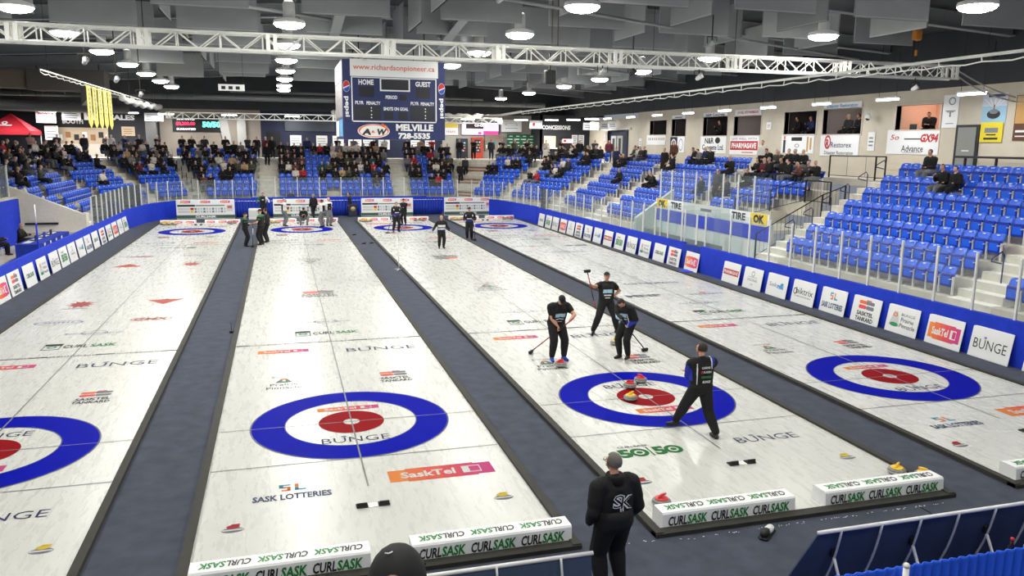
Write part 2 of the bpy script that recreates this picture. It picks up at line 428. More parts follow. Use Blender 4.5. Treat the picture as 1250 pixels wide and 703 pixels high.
class Fig:
    """joints of one posed figure (facing +Y, right hand at +X) and the shapes hung on them"""
    def __init__(s, H=1.78, lean=0, side=0, pel=(0, 0, .95), twist=0, rh=None, lh=None, rp=(.6, -1, -.4), lp=(-.6, -1, -.4), rf=(.12, 0), lf=(-.12, 0), rk=(.15, 1, 0), lk=(-.15, 1, 0), toe_r=-12, toe_l=12, look=(0, 0), rz=None, lz=None, build=1., short=False, grip=None, female=False, foot_z=0, sit=False):
        s.prims = []                                            # (kind, tag, data)
        pel = V(pel); s.pel = pel; s.H = H
        T = Matrix.Rotation(rad(twist), 3, 'Z') @ Matrix.Rotation(rad(-lean), 3, 'X') @ Matrix.Rotation(rad(side), 3, 'Y'); s.T = T
        s.chest = lambda x, y, z: pel+T @ V((x, y, z))
        ch = s.chest; b = build; A = s.addcap
        sw = .178*b
        # pelvis and torso
        A('legs', pel+V((-.08, -.01, -.02)), .118*b, pel+V((.08, -.01, -.02)), .118*b)
        A('top', ch(-.075, 0, .10), .112*b, ch(.075, 0, .10), .112*b)
        for x in (-1, 1):
            A('top', ch(.075*x, 0, .06), .112*b, ch(.085*x, .01, .34), .118*b)
            A('top', ch(.07*x, .01, .34), .112*b, ch(.13*x*b, -.01, .44), .080*b)
        A('top', ch(-.07, .015, .36), .112*b, ch(.07, .015, .36), .112*b)
        A('top', ch(-sw, -.01, .425), .066*b, ch(sw, -.01, .425), .066*b)
        for x in (-1, 1): A('top', ch(.045*x, -.015, .475), .062, ch(sw*x, -.01, .430), .066*b)
        A('top', ch(0, -.015, .44), .085, ch(0, -.01, .505), .062)
        # neck and head
        nb = ch(0, -.005, .50)
        HR = T @ Matrix.Rotation(rad(look[0]), 3, 'Z') @ Matrix.Rotation(rad(-look[1]), 3, 'X'); s.HR = HR
        hc = nb+T @ V((0, .02, .06))+HR @ V((0, .02, .115)); s.hc = hc
        A('skin', nb, .056, nb+(hc-nb)*.6, .055)
        hp = lambda x, y, z: hc+HR @ V((x, y, z)); s.hp = hp
        s.prims.append(('ell', 'skin', (hc+HR @ V((0, -.008, .02)), (.078, .098, .098), HR)))
        A('skin', hp(0, .035, -.035), .058, hp(0, .052, -.075), .036)
        A('skin', hp(-.03, .045, -.03), .040, hp(.03, .045, -.03), .040)
        A('skin', hp(0, .088, .018), .010, hp(0, .108, -.022), .015)
        for x in (-1, 1):
            A('skin', hp(.078*x, -.005, .018), .012, hp(.076*x, .002, -.022), .010)
            A('skin', hp(.03*x, .082, .034), .014, hp(.045*x, .074, .032), .012)      # brow
        A('skin', hp(-.018, .088, -.052), .010, hp(.018, .088, -.052), .010)
        # arms
        s.hands = {}
        for nm, x, tgt, pole in (('r', 1, rh, rp), ('l', -1, lh, lp)):
            sh = ch(sw*x, -.01, .425)
            tgt = V(tgt) if tgt is not None else pel+V((.26*x, .06, -.10))
            el, wr = ik(sh, tgt, .295, .26, V(pole))
            A('top', sh, .072*b, sh+(el-sh)*(.46 if short else .62), .064*b); A('skin' if short else 'top', sh+(el-sh)*.45, .052*b, el, (.044 if short else .054)*b)
            A('skin' if short else 'top', el, (.044 if short else .054)*b, el+(wr-el)*.35, (.044 if short else .052)*b); A('skin' if short else 'top', el+(wr-el)*.35, (.044 if short else .052)*b, wr-(wr-el)*.06, .031 if short else .042)
            s.hands[nm] = (el, wr)
            d = (wr-el).normalized()
            s.hand(wr, d, x, (grip or {}).get(nm))
        # legs
        s.feet = {}
        for nm, x, f, pole, toe, fz in (('r', 1, rf, rk, toe_r, rz or 0), ('l', -1, lf, lk, toe_l, lz or 0)):
            hip = pel+V((.092*x, 0, -.03)); an = V((f[0], f[1], .085+fz+foot_z))
            kn, an = ik(hip, an, .44, .435, V(pole))
            A('legs', hip, .104*b, kn, .076*b); A('legs', kn, .076*b, kn+(an-kn)*.3, .074*b); A('legs', kn+(an-kn)*.3, .074*b, an+V((0, 0, .045)), .060)
            td = V((math.sin(rad(-toe)), math.cos(rad(-toe)), 0))
            hz = an.z-.085
            A('shoe', an+td*-.045+V((0, 0, -.045)), .040, an+td*.07+V((0, 0, -.045)), .042)
            A('shoe', an+td*.05+V((0, 0, -.05)), .042, an+td*.15+V((0, 0, -.056)), .032)
            A('shoe', an+V((0, 0, .0)), .046, an+td*.04+V((0, 0, -.03)), .042)
            s.feet[nm] = an
    def addcap(s, tag_, p0, r0, p1, r1): s.prims.append(('cap', tag_, (V(p0), r0, V(p1), r1)))
    def hand(s, wr, d, x, grip):
        A = s.addcap
        if grip is None:
            up = V((0, 1, 0)); side = d.cross(up)
            side = side.normalized() if side.length > .1 else V((1, 0, 0))
            fwd = side.cross(d).normalized()            # knuckle row runs along fwd, palm turns to the body
            inn = V((-x, 0, 0)); inn = (inn-d*inn.dot(d)-fwd*inn.dot(fwd)); inn = inn.normalized() if inn.length > .05 else side
            A('skin', wr, .027, wr+d*.04, .028)
            for i in range(4):
                o = fwd*(.030-.020*i)
                A('skin', wr+d*.02+o*.7, .014, wr+d*.085+o, .012)
                L = (.062, .072, .068, .052)[i]
                k1 = wr+d*.085+o; k2 = k1+(d*.9+inn*.35).normalized()*L*.55; k3 = k2+(d*.55+inn*.8).normalized()*L*.5
                A('skin', k1, .0095, k2, .009); A('skin', k2, .009, k3, .0075)
            t0 = wr+d*.025+fwd*.022; t1 = t0+(fwd*.8+d*.6+inn*.3).normalized()*.04; t2 = t1+(d*.9+inn*.4).normalized()*.032
            A('skin', t0, .014, t1, .011); A('skin', t1, .011, t2, .009)
        else:
            c, ax = V(grip[0]), V(grip[1]).normalized()        # a point on the handle and its direction
            to = wr-c; to = to-ax*to.dot(ax)
            to = to.normalized() if to.length > 1e-4 else ax.orthogonal().normalized()
            tg = ax.cross(to)
            sg = 1 if x > 0 else -1
            A('skin', wr, .027, c+to*.036, .026)
            A('skin', c+to*.036-ax*.03, .018, c+to*.036+ax*.03, .018)
            for i in range(4):
                o = ax*(.036-.024*i); R = .024
                pts = [c+o+(to*math.cos(rad(a))+tg*sg*math.sin(rad(a)))*R for a in (25, 95, 165, 225)]
                for a, b_ in zip(pts, pts[1:]): A('skin', a, .010, b_, .0092)
            pts = [c+ax*.05+(to*math.cos(rad(a))-tg*sg*math.sin(rad(a)))*.024 for a in (10, 70, 130)]
            for a, b_ in zip(pts, pts[1:]): A('skin', a, .0115, b_, .010)
    def fill(s, mb, tags=None, grow=0.):
        for k, t, d in s.prims:
            if tags and t not in tags: continue
            if k == 'cap': cap(mb, d[0], d[1]+grow, d[2], d[3]+grow)
            else: mb.ellipsoid(d[0], tuple(r+grow for r in d[1]), BLK, 14, 9, d[2])
    def near(s, p):
        best = None; bt = 'top'
        for k, t, d in s.prims:
            if k == 'cap':
                ab = d[2]-d[0]; u = max(0, min(1, (p-d[0]).dot(ab)/max(ab.length_squared, 1e-9)))
                q = (p-(d[0]+ab*u)).length-(d[1]+(d[3]-d[1])*u)
            else: q = (d[2].transposed() @ (p-d[0])); q = (math.sqrt((q.x/d[1][0])**2+(q.y/d[1][1])**2+(q.z/d[1][2])**2)-1)*.085
            if best is None or q < best: best = q; bt = t
        return bt

def hair_mb(f, m, style):
    """hair or cap shell around the head"""
    mb = MB(); HR = f.HR; c = f.hc+HR @ V((0, -.008, .02))
    def shell(rx, ry, rz, keep):
        n, k = 18, 11; vs = []; idx = {}; fs = []
        for i in range(k+1):
            for j in range(n):
                a = PI*i/k; t = 2*PI*j/n
                vs.append(V((rx*math.sin(a)*math.cos(t), ry*math.sin(a)*math.sin(t), rz*math.cos(a))))
        for i in range(k):
            for j in range(n):
                q = (i*n+j, i*n+(j+1) % n, (i+1)*n+(j+1) % n, (i+1)*n+j)
                ce = sum((vs[a] for a in q), V())/4
                if keep(ce): fs.append(q[::-1])
        return [c+HR @ v for v in vs], fs
    if style in ('short', 'long', 'thin'):
        low = {'short': -.035, 'long': -.16, 'thin': -.04}[style]
        vs, fs = shell(.086, .106, .106 if style != 'long' else .13, lambda p: (p.z > .045+max(0, p.y)*.35) if p.y > .03 else p.z > low)
        mb.add(vs, fs, m, True)
    if style == 'cap' or style == 'beanie':
        vs, fs = shell(.088, .108, .112, lambda p: p.z > .03 if style == 'cap' else p.z > .0)
        mb.add(vs, fs, m, True)
        if style == 'cap':
            pts = []
            for r in (0, 1):
                for i in range(9):
                    a = rad(28+i*15.5)
                    rr = .092 if r == 0 else .165
                    pts.append(c+HR @ V((.088*math.cos(a)*(1 if r == 0 else .95), rr*math.sin(a)+.012, .036-(.012 if r else 0))))
            fs = [(i, i+1, 10+i, 9+i) for i in range(8)]
            mb.add(pts, fs, m, True); mb.add([p+HR @ V((0, 0, .008)) for p in pts], [q[::-1] for q in fs], m, True)
        else: mb.ellipsoid(f.hp(0, -.01, .135), (.022, .022, .022), m, 10, 6)
    return mb

def person(name_label, f, loc, rz, top, legs, shoe, hair, hstyle='short', skin=SKIN, vox=.016, cat='person', extra=None, group=None, glasses=False):
    """a figure as one body mesh with clothing, hair and face pieces as its children"""
    t = thing('person', name_label, cat, loc, rz, group)
    k = f.H/1.78; t.scale = (k, k, k)
    mb = MB(); f.fill(mb, None, -.004); me = remesh(mb, vox, 2); me.materials.append(skin); obj('body', me, t)
    for nm, tg, m, gr in (('jersey', ('top',), top, .010), ('trousers', ('legs',), legs, .011)):
        mb = MB(); f.fill(mb, tg, gr); me = remesh(mb, vox*1.1, 3)
        if isinstance(m, list):
            for q in m: me.materials.append(q[0])
            mi = []
            for p in me.polygons:
                c = p.center; loc_ = f.T.transposed() @ (c-f.pel); k_ = 0
                for i, q in enumerate(m):
                    if i and q[1](loc_, c): k_ = i
                mi.append(k_)
            me.polygons.foreach_set('material_index', mi)
        else: me.materials.append(m)
        obj(nm, me, t)
    for nm in ('r', 'l'):
        mb = MB(); an = f.feet[nm]
        for k_, tg, d in f.prims:
            if tg == 'shoe' and (d[0]-an).length < .2: cap(mb, d[0], d[1]+.004, d[2], d[3]+.004)
        me = remesh(mb, max(vox*.8, .01), 2); me.materials.append(shoe); obj('shoe', me, t)
    if hstyle: hair_mb(f, hair, hstyle).build('cap' if hstyle == 'cap' else 'hair', t)
    if vox < .014:
        mb = MB()
        for x in (-1, 1): mb.ellipsoid(f.hp(.032*x, .088, .016), (.011, .006, .007), EYE, 8, 5, f.HR)
        mb.build('eyes', t)
        mb = MB(); mb.ellipsoid(f.hp(0, .096, -.050), (.022, .006, .006), LIP, 8, 5, f.HR); mb.build('mouth', t)
    if glasses:
        mb = MB()
        for x in (-1, 1):
            mb.tube([f.hp(.034*x+.024*math.cos(2*PI*i/12), .106, .016+.018*math.sin(2*PI*i/12)) for i in range(13)], .003, INK, 5)
            mb.tube([f.hp(.058*x, .104, .018), f.hp(.086*x, .03, .02), f.hp(.086*x, -.01, .015)], .003, INK, 5)
        mb.build('glasses', t)
    if extra: extra(f, t)
    return t

# simple spectators: one continuous mesh each, coloured by what covers the nearest limb
SPEC = {}
def spec_fig(i):
    sit = dict(build=1.2, pel=(0, .04, .60), rf=(.13, .48), lf=(-.13, .46), rk=(.2, .6, 1), lk=(-.2, .6, 1))
    P = [lambda: Fig(lean=4, rh=(.10, .36, .72), lh=(-.10, .34, .72), **sit),
         lambda: Fig(lean=22, rh=(.08, .52, .78), lh=(-.10, .50, .76), look=(8, 10), **sit),
         lambda: Fig(lean=0, rh=(-.08, .28, .88), lh=(.08, .26, .84), look=(-18, 0), **sit),
         lambda: Fig(lean=6, rh=(.06, .40, .94), lh=(-.12, .32, .74), look=(22, -4), **sit),
         lambda: Fig(lean=-3, rh=(.24, .32, .76), lh=(-.24, .30, .76), look=(4, 6), **sit),
         lambda: Fig(build=1.2, rh=(-.05, .22, 1.14), lh=(.05, .20, 1.10)),                     # standing, arms folded
         lambda: Fig(build=1.2, rh=(.26, .10, .86), lh=(-.26, .06, .86), look=(20, 0)),         # standing, arms down
         lambda: Fig(build=1.2, lean=10, rh=(.2, .42, 1.08), lh=(-.2, .42, 1.08), rf=(.12, -.05), lf=(-.12, .05))]  # leaning on a rail
    return P[i]()
def spectator_mesh(pose, top, legs, hair, skin):
    key = (pose, top.name, legs.name, hair.name, skin.name)
    if key in SPEC: return SPEC[key]
    if pose not in SPEC:
        f = spec_fig(pose); mb = MB(); f.fill(mb); 
        hs = hair_mb(f, HAIRD, 'short')
        me = remesh(mb, .03, 1)
        tags = []
        for p in me.polygons:
            c = V(p.center); t = f.near(c)
            if t == 'skin':
                q = f.HR.transposed() @ (c-f.hc)
                if q.length < .16 and q.z > -.03 and (q.y < .03 or q.z > .075): t = 'hair'
            tags.append({'top': 0, 'legs': 1, 'skin': 2, 'shoe': 3, 'hair': 4}[t])
        me.polygons.foreach_set('material_index', [0]*len(tags))
        SPEC[pose] = (me, tags)
    me0, tags = SPEC[pose]
    me = me0.copy()
    for m in (top, legs, skin, SHOEB, hair): me.materials.append(m)
    me.polygons.foreach_set('material_index', tags)
    SPEC[key] = me
    return me
# ------------------------------------------------------------------ floor and ice sheets
mb = MB(); mb.box(-10.6, -20, -.23, 16.6, 47, -.03, CARPET); struct('floor', mb, 'slate blue carpet over the rink floor')
SHX = {'A': -6.19, 'B': 0., 'C': 6.12, 'D': 12.33}
SHN = {'A': 'leftmost', 'B': 'second from left', 'C': 'third from left', 'D': 'rightmost'}
HL = 34.75
def darker_print(m):                        # print colours copied darker to offset the strong light on the ice
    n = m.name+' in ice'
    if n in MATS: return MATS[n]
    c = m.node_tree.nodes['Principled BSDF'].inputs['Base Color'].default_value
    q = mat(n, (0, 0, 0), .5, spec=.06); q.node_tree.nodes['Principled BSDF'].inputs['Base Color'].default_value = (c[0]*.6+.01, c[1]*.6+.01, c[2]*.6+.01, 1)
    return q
def house(mb, y):
    for r0, r1, m in ((1.22, 1.83, BLUEI), (.152, .61, REDI)): mb.ring((0, y), r0, r1, .004, m)
    mb.ring((0, y), 1.815, 1.845, .005, NAVY); mb.ring((0, y), 1.21, 1.23, .005, NAVY)
def half_logos(emit_, P0, kind):
    """prints of one half sheet; P0 is a drawing plane with its origin on the tee"""
    q = lambda x, y, fl=False: P0.sub(x, y, fl)
    emit_(lg_stone, q(-1.93, -3.9), .3, .26, REDP); emit_(lg_stone, q(1.92, -3.86), .3, .26, YEL)
    if kind in 'BD':
        emit_(lg_lottery, q(-1.13, -2.9), 1.22, .62); emit_(lg_telco, q(1.2, -2.74), 1.7, .5)
        emit_(lg_telco, q(0, .79), 1.2, .24); emit_(lg_grain, q(0, -.9), 1.2, .34)
    else:
        emit_(lg_fifty, q(-1.24, -2.76), 1.2, .56); emit_(lg_grain, q(1.1, -2.7), 1.25, .34)
        emit_(lg_grain, q(0, .85), 1.2, .34); emit_(lg_telco, q(.02, -.83), 1.2, .3)
    emit_(lg_pinnacle, q(-1.22, 2.9), .95, 1.0); emit_(lg_tankard, q(1.2, 2.8), .85, .9)
    emit_(lg_telco, q(-1.22, 5.62), 1.24, .34); emit_(lg_grain, q(1.2, 5.42), 1.75, .46)
    emit_(lg_curl, q(0, 7.45), 1.8, .62); emit_(lg_real, q(0, 8.9), 1.5, .6)
    if kind == 'A':
        emit_(lg_oval, q(-1.25, 10.45), 1.3, .55); emit_(lg_gmx, q(1.22, 10.42), 1.2, .5); emit_(lg_leaf, q(-1.25, 13.2), .95, 1.3); emit_(lg_tri, q(1.25, 13.1), 1.2, .85)
    if kind == 'D':
        emit_(lg_mnp, q(-1.3, 10.45), 1.35, .42); emit_(lg_script, q(1.1, 10.4), 1.3, .6); emit_(lg_corner, q(.1, 12.8), 2.3, .36)
    if kind == 'B': emit_(lg_tankard, q(0, 13.4), 1.5, 1.25)
    if kind == 'C': emit_(lg_pinnacle, q(0, 13.4), 1.4, 1.6)
for k, cx in SHX.items():
    t = thing('curling_sheet', '%s white curling sheet with blue and red rings at both ends' % SHN[k], 'curling sheet', (cx, 0, 0))
    mb = MB(); mb.box(-2.40, -5.45, -.03, 2.40, 40.0, 0, ICE); mb.build('ice', t)
    for x in (-2.40, 2.40):
        mb = MB(); a, b = (x, x+.12) if x > 0 else (x-.12, x)
        mb.box(a, -5.6, -.03, b, 40.0, .045, EDGE); mb.build('edging_strip', t)
    mb = MB(); mb.box(-2.52, -5.62, -.03, 2.52, -5.45, .03, EDGE); mb.build('edging_strip', t)
    for y in (0, HL):
        mb = MB(); house(mb, y); mb.build('house_rings', t)
    mb = MB()
    for x0, y0, x1, y1, m in ((-.014, -3.0, .014, HL+3.0, LINEG),):
        rect(mb, Plane((0, 0, 0)), x0, y0, x1, y1, m, .0055)
    for y in (0, -1.83, HL, HL+1.83): rect(mb, Plane((0, 0, 0)), -2.38, y-.01, 2.38, y+.01, LINEG, .006)
    for y in (6.40, HL-6.40):
        rect(mb, Plane((0, 0, 0)), -2.38, y-.05, 2.38, y+.05, INK, .004)
        for i, w in enumerate(('PRAIRIE PINNACLE', 'CURLSASK', 'SASKTEL TANKARD')):
            text(mb, Plane((0, y, 0)), w, -1.5+1.5*i, 0, 1.1, .06, PANELW, .01, 0, .007)
    mb.build('line_markings', t)
    other = {'A': 'D', 'D': 'A', 'B': 'C', 'C': 'B'}[k]
    for o, u, v, kk in (((0, 0, 0), (1, 0, 0), (0, 1, 0), k), ((0, HL, 0), (-1, 0, 0), (0, -1, 0), k if k in 'AD' else other)):
        
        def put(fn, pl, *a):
            mb = MB(); fn(mb, pl, *a); mb.mats = [darker_print(m) for m in mb.mats]; mb.build('ice_logo', t)
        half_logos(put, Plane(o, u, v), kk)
    # hacks
    for y, s, w in ((-3.66, 1, 'near'), (HL+3.66, -1, 'far')):
        h = thing('curling_hack', 'pair of black rubber foot holds at the %s end of the %s sheet' % (w, SHN[k]), 'hack', (cx, y, .003), 0 if s > 0 else PI)
        for x in (-.16, .16):
            mb = MB(); mb.bbox(x-.085, -.08, 0, x+.085, .06, .02, BLACK, .008)
            vs = [(x-.075, -.07, .02), (x+.075, -.07, .02), (x+.075, .02, .02), (x-.075, .02, .02), (x-.07, -.07, .075), (x+.07, -.07, .075), (x+.06, -.045, .07), (x-.06, -.045, .07)]
            mb.add(vs, [(0, 1, 5, 4), (1, 2, 6, 5), (2, 3, 7, 6), (3, 0, 4, 7), (4, 5, 6, 7)], BLACK); mb.build('foot_hold', h)
        mb = MB(); mb.box(-.07, -.08, 0, .07, .05, .008, PANELW); mb.build('base_plate', h)

# foam bumpers
def bumper(x0, x1, y, cx, far, label):
    w = x1-x0
    t = thing('foam_bumper', label, 'bumper', (cx+(x0+x1)/2, y, .003), 0)
    mb = MB()
    # tilted front face, flat top
    pr = [(-.17, 0), (-.15, .20), (-.13, .225), (.13, .225), (.16, .20), (.17, 0)]
    mb.prism([(-w/2, a, b) for a, b in pr][::-1], (w, 0, 0), PANELW); mb.build('foam_block', t)
    pf = Plane((0, -.162, .105), (1, 0, 0), (0, .1, 1)); pt = Plane((0, 0, .225), (-1, 0, 0), (0, -1, 0))
    mb = MB()
    if not far:
        for i in range(3):
            for pl, yy, hh in ((pf, -.005, .135), (pt, 0, .14)):
                q = pl.sub((i-1)*w*.315, yy)
                mb = MB(); text(mb, q, 'CURL', -.165, 0, .29, hh, INK, .03, .15); text(mb, q, 'SASK', .14, 0, .31, hh, GREEN, .03, .15); mb.build('lettering', t)
    else:
        for i in range(3): mb = MB(); lg_telco(mb, pf.sub((i-1)*w*.33, -.005), .48, .14); mb.build('printed_logo', t)
for k, cx in SHX.items():
    for x0, x1, s in ((-2.34, -.22, 'left'), (.30, 2.44, 'right')):
        bumper(x0, x1, -5.28, cx, False, 'white foam bumper at the near %s end of the %s sheet' % (s, SHN[k]))
        bumper(x0, x1, 39.6, cx, True, 'white foam bumper with orange prints, far %s end of the %s sheet' % (s, SHN[k]))

# curling stones
GRAN = mat('speckled granite', (118, 120, 116), .35, noise=.35, nscale=90); BAND = mat('striking band', (168, 168, 162), .55, noise=.15, nscale=60)
YELH = mat('yellow handle plastic', (236, 190, 24), .35); REDH = mat('red handle plastic', (196, 34, 34), .35)
def make_stone(m, label, group):
    t = thing('curling_stone', label, 'curling stone', (0, 0, 0), 0, group)
    mb = MB(); mb.lathe([(.06, 0), (.10, .006), (.132, .030), (.1445, .05)], GRAN, 28); mb.lathe([(.1445, .074), (.136, .094), (.115, .110), (.085, .117)], GRAN, 28); mb.build('granite_body', t)
    mb = MB(); mb.lathe([(.1445, .050), (.1455, .056), (.1455, .068), (.1445, .074)], BAND, 28); mb.build('striking_band', t)
    mb = MB(); mb.lathe([(.102, .112), (.102, .122), (.088, .132), (.03, .136)], m, 24)
    mb.tube([(-.055, 0, .122), (-.052, 0, .150), (-.03, 0, .166), (.03, 0, .170), (.085, 0, .168)], [.022, .021, .020, .020, .017], m, 10); mb.build('handle', t)
    return t
ST = {}
def stone(c, x, y, label, rz=0., group=None):
    if c not in ST:
        t = make_stone(YELH if c == 'y' else REDH, label, group); t.location = (x, y, .004); t.rotation_euler = (0, 0, rz); ST[c] = t
    else: dup(ST[c], (x, y, .004), rz, label, group)
stone('r', 5.13, 2.60, "red handled curling stone at the sweeper's blue shoes", .3)
stone('r', 6.45, .97, 'red handled curling stone farthest back in the rings of the third sheet', 2.)
stone('r', 6.04, .64, 'red handled curling stone just behind the yellow one in the near rings', -.6)
stone('y', 5.70, -.15, 'yellow handled curling stone in the red ring of the third sheet', .5)
stone('y', 7.26, 4.24, 'yellow handled curling stone behind the bent player with the broom', .1)
stone('r', 4.09, -4.78, 'red handled curling stone in the near left corner of the third sheet', .4)
stone('y', 8.33, -4.72, 'larger looking yellow stone behind the near right bumper, in full view', .6)
stone('y', 8.62, -4.98, 'yellow stone half hidden behind the near right bumper of the third sheet', 2.2)
for k, cx in SHX.items():
    n = 0
    for c, xs in (('y', (-2.2, -1.88, -1.56, -2.04, -1.72, -1.40)), ('r', (2.1, 1.78, 1.95, 1.45))):
        for i, x in enumerate(xs):
            if k == 'A' and c == 'r' and i == 3 or k == 'C' and c == 'y' and i == 5: continue
            stone(c, cx+x, 38.75+(.38 if i < len(xs)/2 else 0)+.02*i, '%s stone, %s in the cluster at the far %s corner, %s sheet' % ('yellow' if c == 'y' else 'red', ORD[i+1], 'left' if c == 'y' else 'right', SHN[k]), i*.9, 'stones waiting at the far ends')

# ------------------------------------------------------------------ rink boards, sponsor panels, glass
RB = lambda y: 15.97-.024*y           # face of the right boards
def wall_line(mb, pts, z0, z1, th, m, capm=None):
    pts = [V((x, y, 0)) for x, y in pts]
    for a, b in zip(pts, pts[1:]):
        t = (b-a).normalized(); n = V((-t.y, t.x, 0))*th
        vs = [a+V((0, 0, z0)), b+V((0, 0, z0)), b+n+V((0, 0, z0)), a+n+V((0, 0, z0)), a+V((0, 0, z1)), b+V((0, 0, z1)), b+n+V((0, 0, z1)), a+n+V((0, 0, z1))]
        mb.add(vs, [(3, 2, 1, 0), (4, 5, 6, 7), (0, 1, 5, 4), (1, 2, 6, 5), (2, 3, 7, 6), (3, 0, 4, 7)], m)
def smooth_line(pts, k=6):
    P = [V((*p, 0)) for p in pts]; out = []
    for i in range(len(P)-1):
        p0 = P[max(i-1, 0)]; p1 = P[i]; p2 = P[i+1]; p3 = P[min(i+2, len(P)-1)]
        for j in range(k):
            t = j/k
            q = .5*((2*p1)+(p2-p0)*t+(2*p0-5*p1+4*p2-p3)*t*t+(3*p1-p0-3*p2+p3)*t**3)
            out.append((q.x, q.y))
    out.append(pts[-1]); return out
RC = smooth_line([(RB(35.5), 35.5), (14.90, 37.6), (14.55, 40.2), (13.95, 42.6), (12.4, 45.0), (9.6, 46.1)])
LC = smooth_line([(-10.05, 36.8), (-9.80, 38.8), (-9.35, 41.6), (-8.1, 44.2), (-5.6, 45.8), (-3.2, 46.1)])
rb = [(RB(-12), -12), (RB(14.75), 14.75)]
mb = MB(); wall_line(mb, rb[::-1], -.03, 1.10, .14, FABRIC)
tag(mb.build('rink_board'), 'blue fabric covered rink board beside the near right seats', 'rink board')
mb = MB(); wall_line(mb, [(RB(35.5)+.02, 35.5), (RB(16.2)+.02, 16.2)], -.03, 1.10, .14, FABRIC)
tag(mb.build('rink_board'), 'blue fabric covered rink board along the far right side of the ice', 'rink board')
mb = MB(); wall_line(mb, [(RB(16.2)+.02, 16.2), (RB(14.9)+.08, 14.9)], -.03, 1.04, .10, DRAPE)
tag(mb.build('rink_gate'), 'plain blue covered gate in the right boards between panel rows', 'gate')
mb = MB(); wall_line(mb, RC[::-1], -.03, 1.14, .14, FABRIC); tag(mb.build('rink_board'), 'curved blue covered corner board at the far right', 'rink board')
mb = MB(); wall_line(mb, LC[::-1], -.03, 1.14, -.14, FABRIC)
tag(mb.build('rink_board'), 'curved blue covered corner board at the far left', 'rink board')
mb = MB(); wall_line(mb, [(-3.2, 46.1), (9.6, 46.1)], -.03, 1.2, .14, FABRIC); tag(mb.build('rink_board'), 'straight blue end board behind the far score displays', 'rink board')
mb = MB(); wall_line(mb, [(-10.05, -2), (-10.05, 36.8)], -.03, 1.06, .14, FABRIC); tag(mb.build('rink_board'), 'blue fabric covered rink board along the left side', 'rink board')

def sponsor_panel(loc, rz, w, h, lg, label, group, tilt=9):
    t = thing('sponsor_panel', label, 'sponsor panel', loc, rz, group)
    M = Matrix.Rotation(rad(-tilt), 4, 'X')
    mb = MB(); mb.bbox(-w/2, 0, 0, w/2, .02, h, PANELW, .006, M); mb.build('panel_board', t)
    pl = Plane(M @ V((0, 0, h/2)), (1, 0, 0), M.to_3x3() @ V((0, 0, 1)))
    mb = MB(); lg(mb, pl); mb.build('printed_logo', t)
LG = {'grain': (lambda m, p: lg_grain(m, p, 1.0, .34, INK), 'black capital lettering'), 'telco': (lambda m, p: lg_telco(m, p.sub(0, -.02), 1.08, .46), 'orange to pink banner'),
      'pin': (lambda m, p: lg_pinnacle_wide(m, p, 1.05, .6), 'grey prairie tower drawing'), 'tank': (lambda m, p: lg_tankard(m, p.sub(0, -.02), .92, .70), 'orange and grey stone emblem'),
      'lot': (lambda m, p: lg_lottery(m, p, 1.08, .58), 'teal and orange letter emblem'), 'bike': (lambda m, p: lg_bike(m, p, 1.1, .62), 'thin black lowercase word'),
      'milk': (lambda m, p: lg_milk(m, p, 1.0, .66), 'grey and light blue word'), 'six': (lambda m, p: lg_sixteen(m, p, 1.0, .66), 'fine grey lettering under a ring'),
      'pharm': (lambda m, p: lg_pharm(m, p, 1.14, .7), 'red word band'), 'fifty': (lambda m, p: lg_fifty(m, p, .86, .5), 'green 50/50 numerals'), 'curl': (lambda m, p: lg_curl_plain(m, p, .98, .8), 'dark and green word')}
R1 = [(-.95, 'fifty'), (.62, 'grain'), (2.05, 'telco'), (3.53, 'pin'), (4.98, 'tank'), (6.44, 'lot'), (7.92, 'bike'), (9.38, 'milk'), (10.85, 'six'), (12.28, 'pharm')]
R2_ = [(15.0, 'telco'), (16.30, 'tank'), (17.66, 'curl'), (19.13, 'pin'), (20.55, 'grain'), (21.94, 'fifty'), (23.35, 'pharm'), (24.73, 'milk'), (26.08, 'lot'), (27.43, 'tank'), (28.68, 'six'), (29.94, 'telco'), (31.25, 'grain'), (32.5, 'fifty'), (33.84, 'curl')]
for i, (y, k) in enumerate(R1):
    sponsor_panel((RB(y)-.15, y, -.02), PI/2-.024-PI, 1.23, .80, LG[k][0], 'white panel with %s, %s from near end, right boards' % (LG[k][1], ORD[i+1]), 'panels on the near right boards')
for i, (y, k) in enumerate(R2_):
    y = y+.55 if y > 16 else y+.3
    sponsor_panel((RB(y)-.14, y, -.02), -PI/2-.024, 1.17, .80, LG[k][0], 'white panel with %s, %s beyond the gate, right boards' % (LG[k][1], ORD[i+1]), 'panels on the far right boards')
L1 = [(13.0, 'grain'), (14.3, 'telco'), (15.7, 'tank'), (17.38, 'curl'), (19.06, 'pin'), (20.74, 'grain'), (22.2, 'fifty'), (23.66, 'six'), (25.2, 'milk'), (26.7, 'lot'), (28.28, 'curl'), (29.95, 'tank'), (31.6, 'pin'), (33.15, 'telco'), (34.7, 'six'), (36.2, 'fifty')]
for i, (y, k) in enumerate(L1):
    sponsor_panel((-10.05+.15, y, -.02), PI/2, 1.25, .80, LG[k][0], 'white panel with %s, %s from near end, left boards' % (LG[k][1], ORD[i+1]), 'panels on the left boards')

